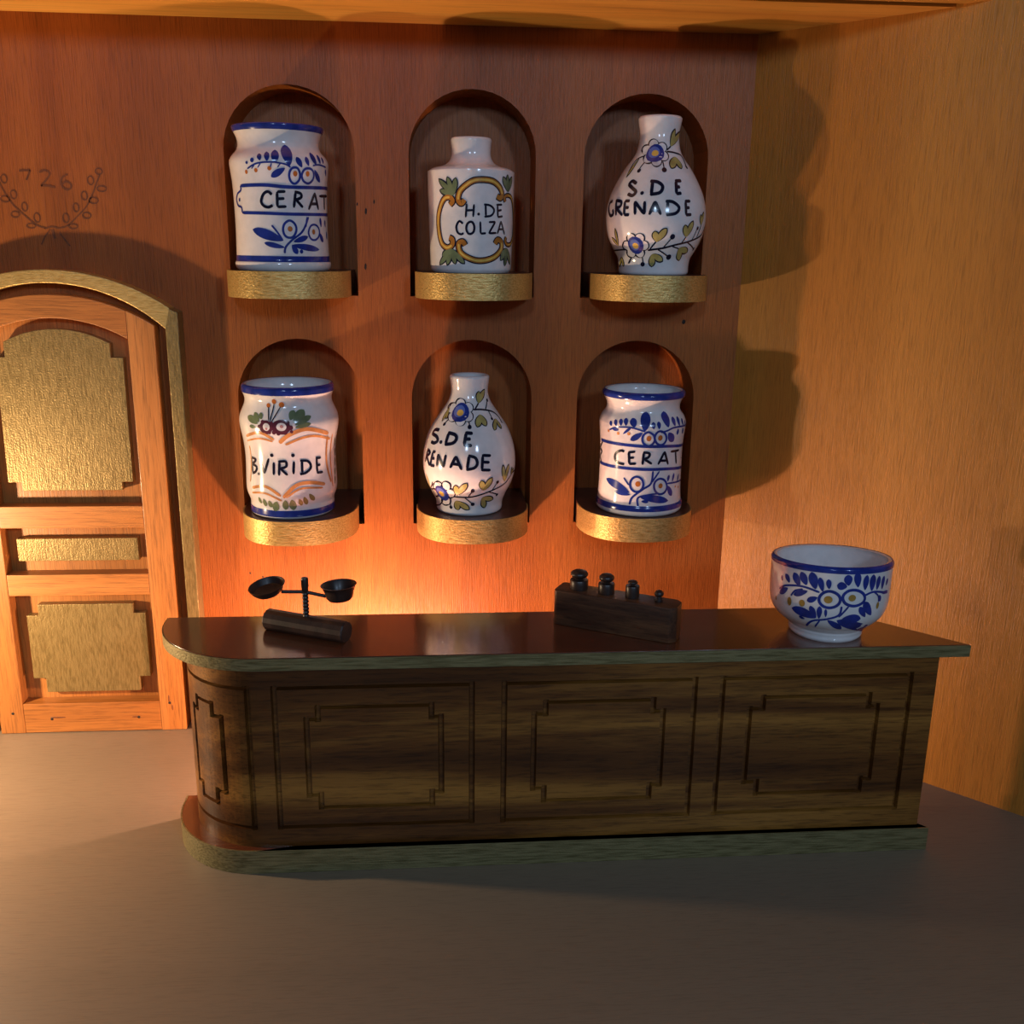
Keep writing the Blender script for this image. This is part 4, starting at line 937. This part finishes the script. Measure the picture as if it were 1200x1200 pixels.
   ('s','kl',1,5.26,[(0.248,0.134),(0.449,0.133)]),
   ('s','kl',1,5.26,[(0.557,0.153),(0.904,0.152)]),
   ('s','kl',1,5.26,[(0.738,0.152),(0.802,0.121)]),
   ('l','b',1,18.16,[(-0.443,0.057),(-0.749,0.07),(-1.135,0.08)]),
   ('l','b',1,10.52,[(-0.418,0.052),(-0.617,0.054),(-0.836,0.056)]),
   ('l','b',1,17.21,[(-0.186,0.048),(0.149,0.044),(0.545,0.036)]),
   ('l','b',1,7.65,[(-0.15,0.038),(-0.067,0.038),(0.015,0.037)]),
   ('l','b',1,7.65,[(0.515,0.082),(0.528,0.09),(0.55,0.098)]),
   ('l','b',1,7.65,[(0.67,0.08),(0.7,0.09),(0.729,0.1)]),
   ('l','b',1,6.69,[(0.894,0.076),(0.931,0.085),(0.968,0.094)]),
   ('l','b',1,13.38,[(0.509,0.072),(0.592,0.059),(0.664,0.046)]),
   ('s','b',1,3.35,[(-0.597,0.091),(-0.465,0.075)]),
   ('r','b',1,4.3,[(-0.121,0.079),(-0.138,0.07),(-0.191,0.063),(-0.268,0.06),(-0.347,0.062),(-0.409,0.068),(-0.435,0.077),(-0.418,0.086),(-0.363,0.093),(-0.286,0.096),(-0.206,0.094),(-0.146,0.088)]),
   ('d','o',1,12.43,13.38,[(-0.249,0.079)]),
   ('r','b',1,4.3,[(0.497,0.071),(0.471,0.062),(0.405,0.056),(0.312,0.054),(0.23,0.057),(0.167,0.064),(0.138,0.074),(0.155,0.083),(0.214,0.089),(0.295,0.091),(0.391,0.088),(0.459,0.081)]),
   ('d','o',1,11.47,12.43,[(0.308,0.074)]),
   ('s','b',1,4.3,[(-0.421,0.029),(-0.371,0.046),(-0.125,0.067),(0.061,0.081),(0.096,0.11)]),
   ('s','b',1,3.82,[(0.061,0.081),(0.26,0.109)]),
   ('s','b',1,3.82,[(-0.218,0.026),(-0.233,0.046),(0.025,0.054),(0.252,0.056)]),
   ('s','b',1,3.82,[(0.485,0.078),(1.141,0.075),(1.441,0.075)]),
   ('d','o2',1,5.74,5.74,[(0.808,0.066)]),
   ('d','o2',1,5.74,5.74,[(0.972,0.062)]),
  ]),
 'BO': dict(pos=(0.7822, -0.558, 0.45),
  prof=[(0.0673, 0.0), (0.0708, 0.0048), (0.0712, 0.0112), (0.0724, 0.0161), (0.0735, 0.0206), (0.0818, 0.0274), (0.0924, 0.0357), (0.1015, 0.0451), (0.1083, 0.0563), (0.1121, 0.0693), (0.1137, 0.0842), (0.1144, 0.1099), (0.1148, 0.1464), (0.1152, 0.153), (0.1137, 0.1555)],
  bands=[(0.1468, 0.1555)],
  paint=[
   ('l','b',1,10.31,[(-1.089,0.117),(-1.137,0.125),(-1.193,0.132)]),
   ('l','b',1,14.28,[(-0.886,0.116),(-0.951,0.127),(-1.014,0.139)]),
   ('l','b',1,14.28,[(-0.768,0.12),(-0.821,0.131),(-0.882,0.143)]),
   ('l','b',1,16.66,[(-0.612,0.115),(-0.659,0.13),(-0.705,0.146)]),
   ('l','b',1,10.31,[(-0.497,0.112),(-0.531,0.125),(-0.564,0.138)]),
   ('l','b',1,9.52,[(-0.402,0.118),(-0.414,0.127),(-0.426,0.136)]),
   ('l','b',1,14.28,[(-0.126,0.124),(-0.207,0.125),(-0.287,0.126)]),
   ('l','b',1,15.07,[(-0.102,0.126),(-0.118,0.136),(-0.134,0.146)]),
   ('l','b',1,13.49,[(0.057,0.123),(0.038,0.137),(0.014,0.151)]),
   ('l','b',1,11.9,[(0.185,0.117),(0.188,0.131),(0.195,0.145)]),
   ('l','b',1,14.28,[(0.322,0.114),(0.322,0.13),(0.321,0.145)]),
   ('l','b',1,11.11,[(0.433,0.115),(0.45,0.128),(0.458,0.141)]),
   ('l','b',1,10.31,[(0.568,0.114),(0.573,0.127),(0.586,0.139)]),
   ('l','b',1,7.14,[(0.686,0.119),(0.707,0.125),(0.717,0.132)]),
   ('l','b',1,11.9,[(-1.117,0.106),(-1.211,0.098),(-1.314,0.09)]),
   ('l','b',1,11.11,[(-0.742,0.109),(-0.861,0.103),(-0.985,0.096)]),
   ('l','b',1,11.11,[(-0.575,0.1),(-0.654,0.095),(-0.739,0.09)]),
   ('l','b',1,6.35,[(0.566,0.107),(0.669,0.106),(0.79,0.106)]),
   ('l','b',1,8.73,[(0.515,0.104),(0.535,0.098),(0.563,0.091)]),
   ('l','b',1,11.11,[(0.271,0.065),(0.188,0.076),(0.126,0.086)]),
   ('l','b',1,15.07,[(0.392,0.067),(0.28,0.082),(0.198,0.095)]),
   ('l','b',1,18.25,[(-0.567,0.06),(-0.779,0.066),(-1.013,0.069)]),
   ('l','b',1,11.11,[(-0.573,0.06),(-0.626,0.071),(-0.678,0.082)]),
   ('l','b',1,9.52,[(-0.522,0.059),(-0.521,0.072),(-0.522,0.084)]),
   ('l','b',1,5.16,[(-0.413,0.064),(-0.418,0.072),(-0.423,0.08)]),
   ('l','b',1,5.95,[(-0.77,0.053),(-0.826,0.054),(-0.882,0.056)]),
   ('l','b',1,11.9,[(-0.378,0.058),(-0.25,0.049),(-0.091,0.038)]),
   ('l','b',1,18.25,[(-0.225,0.059),(0.045,0.049),(1.028,0.014)]),
   ('l','b',1,17.45,[(-0.146,0.062),(0.013,0.063),(0.189,0.062)]),
   ('l','b',1,5.55,[(-1.256,0.116),(-1.273,0.121),(-1.282,0.127)]),
   ('s','b',1,3.57,[(-1.329,0.098),(-1.156,0.11),(-0.836,0.116),(-0.546,0.11)]),
   ('s','b',1,3.17,[(-1.039,0.093),(-0.961,0.105),(-0.825,0.111)]),
   ('r','b',1,4.36,[(-0.212,0.1),(-0.227,0.092),(-0.283,0.086),(-0.365,0.083),(-0.45,0.084),(-0.516,0.089),(-0.545,0.096),(-0.529,0.104),(-0.472,0.111),(-0.392,0.114),(-0.307,0.112),(-0.242,0.107)]),
   ('d','y3',1,15.87,14.28,[(-0.4,0.098)]),
   ('r','b',1,4.36,[(0.203,0.102),(0.183,0.095),(0.114,0.09),(0.021,0.088),(-0.074,0.09),(-0.144,0.095),(-0.176,0.103),(-0.16,0.11),(-0.1,0.116),(-0.012,0.118),(0.083,0.116),(0.166,0.11)]),
   ('d','y3',1,14.28,12.69,[(-0.022,0.103)]),
   ('s','b',1,3.57,[(0.195,0.107),(0.392,0.112),(0.782,0.103)]),
   ('s','b',1,2.78,[(0.372,0.112),(0.484,0.103),(0.521,0.091)]),
   ('d','y3',1,10.31,17.45,[(-1.064,0.081)]),
   ('d','y3',1,11.9,13.49,[(-0.821,0.084)]),
   ('d','y3',1,4.76,9.52,[(-1.421,0.076)]),
   ('d','y3',1,7.93,13.49,[(0.509,0.084)]),
   ('s','b',1,3.57,[(-0.786,0.035),(-0.631,0.052),(-0.393,0.06),(-0.207,0.07),(-0.178,0.087)]),
   ('s','b',1,3.17,[(-0.202,0.066),(-0.058,0.088)]),
   ('s','b',1,2.78,[(-0.601,0.037),(-0.507,0.055)]),
  ]),
}

def make_pot(key, name, label, cat, group=None):
    d = JARS[key]; prof = d['prof']
    e = tag(empty(name, d['pos']), label, cat, group); e.location.z += 0.0006
    zs = [p[1] for p in prof]; H = zs[-1]
    # smooth outer profile, rolled lip, inner wall
    sm = [p for p in catmull(prof, 4)]
    rl, th = prof[-1][0], 0.008 if key != 'BO' else 0.009
    lip = [(rl - 0.0012, H + 0.0016), (rl - th * 0.5, H + 0.0024), (rl - th, H + 0.0006)]
    inner = [(max(p[0] - th, 0.004), p[1]) for p in reversed(prof[3:-1]) if p[1] > 0.02]
    inner = [(r, z) for r, z in inner if z < H - 0.002]
    full = [(0, 0.0)] + sm + lip + inner + [(0, inner[-1][1] - 0.002)]
    UNEVEN = 0.095 if key == 'BO' else 0.0     # the hand-thrown bowl is higher on one side
    def skew(b):
        if UNEVEN:
            for v in b.verts: v.co.z -= UNEVEN * v.co.y * max(0.0, v.co.z) / H
        return b
    from_bm('body', skew(lathe(full, 80)), M['glaze'], e, True, 70)
    def rad(z):
        z = max(0.0, min(H, z))
        for (r0, a), (r1, b) in zip(sm, sm[1:]):
            if b >= z and b > a: return r0 + (r1 - r0) * (z - a) / (b - a)
        return rl
    for i, (a, b) in enumerate(d['bands']):
        top = i == 0
        n = 6; pr = [(rad(a + (b - a) * j / n) + 0.0007, a + (b - a) * j / n) for j in range(n + 1)]
        if top: pr += [(rl - 0.0008, H + 0.0024), (rl - th * 0.35, H + 0.0030)]
        from_bm('rim_band' if top else 'foot_band', skew(lathe(pr, 80)), M['p_b'], e, True)
    def P(th_, z, lay): 
        r = rad(z) + 0.0005 + 0.00025 * lay; return (r * sin(th_), -r * cos(th_), z)
    def ribbon(bm, pts, wid, lay, closed=False, across=2):
        n = len(pts); rows = []
        for i, (t, z) in enumerate(pts):
            a = pts[(i - 1) % n] if (closed or i) else pts[i]; b = pts[(i + 1) % n] if (closed or i < n - 1) else pts[i]
            R = max(rad(z), 0.01); dx, dz = (b[0] - a[0]) * R, b[1] - a[1]; q = hypot(dx, dz) or 1e-6
            nxx, nz = -dz / q, dx / q; ww = wid(i, n) / 2
            rows.append([bm.verts.new(P(t + nxx * ww * (2 * k / across - 1) / R, z + nz * ww * (2 * k / across - 1), lay)) for k in range(across + 1)])
        for i in range(n if closed else n - 1):
            j = (i + 1) % n
            for k in range(across): bm.faces.new((rows[i][k], rows[j][k], rows[j][k + 1], rows[i][k + 1]))
    def paint_part(c, items, is_stuff):
        bm = bmesh.new()
        for it in items:
            kind, lay = it[0], it[2]
            if kind == 's':
                wd = it[3] / 1000 * (1.15 if c in ('kl', 'k', 'b') else 1.1); pts = catmull(it[4], 6)
                ribbon(bm, pts, lambda i, n: wd * (0.55 if i in (0, n - 1) else 1.0), lay)
            elif kind == 'l':
                wd = it[3] / 1000 * 1.22; pts = catmull(it[4], 5)
                ribbon(bm, pts, lambda i, n: wd * max(0.04, (i / (n - 1)) ** 0.8 * (1 - (i / (n - 1)) ** 2.6) * 1.75 if True else 0), lay)
            elif kind == 'd':
                wx, wz = it[3] / 1000, it[4] / 1000; t, z = it[5][0]; R = rad(z)
                cpt = bm.verts.new(P(t, z, lay)); m1 = [bm.verts.new(P(t + wx / 4 * cos(a) / R, z + wz / 4 * sin(a), lay)) for a in [2 * pi * i / 14 for i in range(14)]]
                m2 = [bm.verts.new(P(t + wx / 2 * cos(a) / R, z + wz / 2 * sin(a), lay)) for a in [2 * pi * i / 14 for i in range(14)]]
                for i in range(14):
                    j = (i + 1) % 14; bm.faces.new((cpt, m1[i], m1[j])); bm.faces.new((m1[i], m2[i], m2[j], m1[j]))
            elif kind == 'r':
                wd = it[3] / 1000 * 1.25; pts = catmull(it[4], 3, True)
                ribbon(bm, pts, lambda i, n: wd, lay, True)
        nm_ = PARTNAME[c] + ('s' if is_stuff and c == 'kl' else '')
        skew(bm); me = bpy.data.meshes.new(nm_); bm.normal_update()
        for f in bm.faces:
            ce_ = f.calc_center_median()
            if f.normal.x * ce_.x + f.normal.y * ce_.y < 0: f.normal_flip()
        bm.to_mesh(me); bm.free()
        for p in me.polygons: p.use_smooth = True
        ob = link(nm_, me, M['p_' + c], e)
        if is_stuff: ob['kind'] = 'stuff'
    def ext(it):
        pts = it[5] if it[0] == 'd' else it[4]
        hw = max(it[3], it[4] if it[0] == 'd' else 0) / 2000 * (1.0 if it[0] != 'l' else 0.9)
        xs = [p[0] * 0.1 for p in pts]; zs_ = [p[1] for p in pts]
        return (min(xs) - hw, max(xs) + hw, min(zs_) - hw, max(zs_) + hw)
    def dist(p, q):
        return max(max(p[0], q[0]) - min(p[1], q[1]), max(p[2], q[2]) - min(p[3], q[3]))
    # strokes of one colour that touch make one painted motif; each letter, flower or spray is a part
    clusters = []
    for it in d['paint']:
        e1 = ext(it); hit_ = [cl for cl in clusters if cl[0] == it[1] and any(dist(e1, x) < (-0.001 if it[1] == 'kl' else 0.0) for x in cl[2])]
        cl = [it[1], [it], [e1]]
        for h in hit_: cl[1] = h[1] + cl[1]; cl[2] = h[2] + cl[2]; clusters.remove(h)
        clusters.append(cl)
    small = {}
    for cl in list(clusters):
        w_ = max(x[1] for x in cl[2]) - min(x[0] for x in cl[2]); h_ = max(x[3] for x in cl[2]) - min(x[2] for x in cl[2])
        if max(w_, h_) < 0.016:
            small.setdefault(cl[0], [cl[0], [], []])[1].extend(cl[1]); clusters.remove(cl)
    for c, items, is_stuff in [(cl[0], cl[1], False) for cl in clusters] + [(c, v[1], len(v[1]) > 1) for c, v in small.items()]:
        paint_part(c, items, is_stuff)
    return e
make_pot('TL', 'apothecary_jar', 'blue and white CERAT jar in the upper left niche', 'jar', 'apothecary pots in the niches')
make_pot('TM', 'apothecary_bottle', 'straight sided white bottle lettered H. DE COLZA inside an ochre scroll frame', 'bottle', 'apothecary pots in the niches')
make_pot('TR', 'apothecary_bottle', 'pear shaped S. DE GRENADE bottle in the upper right niche', 'bottle', 'apothecary pots in the niches')
make_pot('BL', 'apothecary_jar', 'white jar lettered B.VIRIDE with orange scrolls and blue rims', 'jar', 'apothecary pots in the niches')
make_pot('BM', 'apothecary_bottle', 'pear shaped S. DE GRENADE bottle in the lower middle niche', 'bottle', 'apothecary pots in the niches')
make_pot('BR', 'apothecary_jar', 'blue and white CERAT jar in the lower right niche', 'jar', 'apothecary pots in the niches')
make_pot('BO', 'ceramic_bowl', 'small white bowl painted with blue leaves on the counter end', 'bowl')

# ------------------------------------------------------------------ balance scale on the counter
TOPZ = 0.4507
sc = tag(empty('balance_scale', (-0.250, -0.532, TOPZ)), 'tiny black balance scale with two pans on a round bar foot', 'scale')
sc.rotation_euler = (0, 0, radians(-26))
n = 14; Rb = 0.0215; bm = bmesh.new(); rings = []
for x, k in ((-0.090, 0.93), (-0.0875, 1.0), (0.0875, 1.0), (0.090, 0.93)):
    ring = []
    for i in range(n):
        a = 2 * pi * i / n; y, z = Rb * k * cos(a), Rb * k * sin(a)
        ring.append(bm.verts.new((x, y, max(z, -Rb * 0.86) + Rb * 0.86)))
    rings.append(ring)
for a, b in zip(rings, rings[1:]):
    for i in range(n): bm.faces.new((a[i], a[(i + 1) % n], b[(i + 1) % n], b[i]))
bm.faces.new(rings[0]); bm.faces.new(rings[-1][::-1])
from_bm('foot_bar', bm, M['turned'], sc)
pz = 0.036; prof = [(0, pz), (0.0062, pz)]
for i in range(7):
    z = pz + 0.004 + i * 0.0075; prof += [(0.0062, z), (0.0045, z + 0.0022), (0.0062, z + 0.0044)]
prof += [(0.0066, pz + 0.060), (0.0072, pz + 0.064), (0.0072, pz + 0.078), (0.006, pz + 0.081), (0, pz + 0.082)]
from_bm('post', lathe(prof, 20), M['turned'], sc, True, 40)
def tube(p0, p1, r, n=10):
    bm = bmesh.new(); d = Vector(p1) - Vector(p0)
    bmesh.ops.create_cone(bm, cap_ends=True, segments=n, radius1=r, radius2=r, depth=d.length)
    bmesh.ops.transform(bm, matrix=Matrix.Translation((Vector(p0) + Vector(p1)) / 2) @ d.to_track_quat('Z', 'Y').to_matrix().to_4x4(), verts=bm.verts[:])
    return bm
BA = radians(26)       # beam turned back to lie almost along the wall
cb, sb = cos(BA), sin(BA)
from_bm('beam_arm', tube((0, 0, 0.0880), (-0.045 * cb, -0.045 * sb, 0.0890), 0.0035), M['turned'], sc, True, 40)
from_bm('beam_arm', tube((0, 0, 0.0880), (0.045 * cb, 0.045 * sb, 0.0770), 0.0035), M['turned'], sc, True, 40)
lp = [(0, 0), (0.024, 0.002), (0.030, 0.008), (0.034, 0.016), (0.0355, 0.019), (0.0335, 0.0192), (0.031, 0.016), (0.026, 0.0085), (0, 0.006)]
o = from_bm('pan', lathe(lp, 36), M['turned'], sc, True, 50)
o.location = (-0.069 * cb, -0.069 * sb, 0.0850); o.rotation_euler = (radians(10), radians(-10), BA)
rp = [(0, -0.004), (0.004, -0.003), (0.006, 0.0), (0.022, 0.001), (0.026, 0.006), (0.028, 0.016), (0.033, 0.029), (0.035, 0.031), (0.0325, 0.0312), (0.030, 0.028), (0.025, 0.016), (0.022, 0.006), (0, 0.005)]
o = from_bm('pan', lathe(rp, 36), M['turned'], sc, True, 50)
o.location = (0.066 * cb, 0.066 * sb, 0.0710); o.rotation_euler = (radians(0), radians(-3), BA)

# ------------------------------------------------------------------ block of weights on the counter
ANG = radians(-28.8); BC = Vector((0.362, -0.534, TOPZ))
blk = tag(empty('weight_block', BC), 'dark wooden block holding a row of four black weights', 'block')
blk.rotation_euler = (0, 0, ANG)
hl, hw2, bh = 0.1265, 0.029, 0.073
bm = prism_z([(-hl, -hw2 + 0.006), (-hl + 0.006, -hw2), (hl - 0.012, -hw2), (hl, -hw2 + 0.012), (hl, hw2 - 0.012), (hl - 0.012, hw2), (-hl + 0.006, hw2), (-hl, hw2 - 0.006)], 0.0, bh, 0.0035, 2)
from_bm('body', bm, M['ebony'], blk, True, 30)
sizes = (('largest', -0.082, 0.0185, 0.020, 0.0180, 0.0185), ('second largest', -0.024, 0.0165, 0.021, 0.0155, 0.0180), ('third largest', 0.030, 0.0140, 0.024, 0.0100, 0.0090), ('smallest', 0.084, 0.0080, 0.006, 0.0092, 0.0150))
for nm, u, r, h, kr, kh in sizes:
    p = BC + Vector((u * cos(ANG), u * sin(ANG), bh + 0.0004))
    e = tag(empty('weight', p), '%s of the four black knobbed weights on the wooden block' % nm, 'weight', 'weights on the wooden block')
    from_bm('body', lathe([(0, 0), (r * 0.97, 0), (r, 0.0015), (r, h - 0.002), (r * 0.93, h), (r * 0.5, h + 0.0008), (0, h + 0.0008)], 28), M['turned'], e, True, 40)
    kp = [(0, h + 0.0004), (kr * 0.5, h + 0.0008)]
    for i in range(9):
        a = -pi / 2 * 0.75 + (pi * 0.875) * i / 8; kp.append((kr * cos(a), h + 0.002 + kh * 0.5 + kh * 0.5 * sin(a)))
    kp.append((0, h + 0.002 + kh * 1.0))
    from_bm('knob', lathe(kp, 28), M['turned'], e, True, 60)
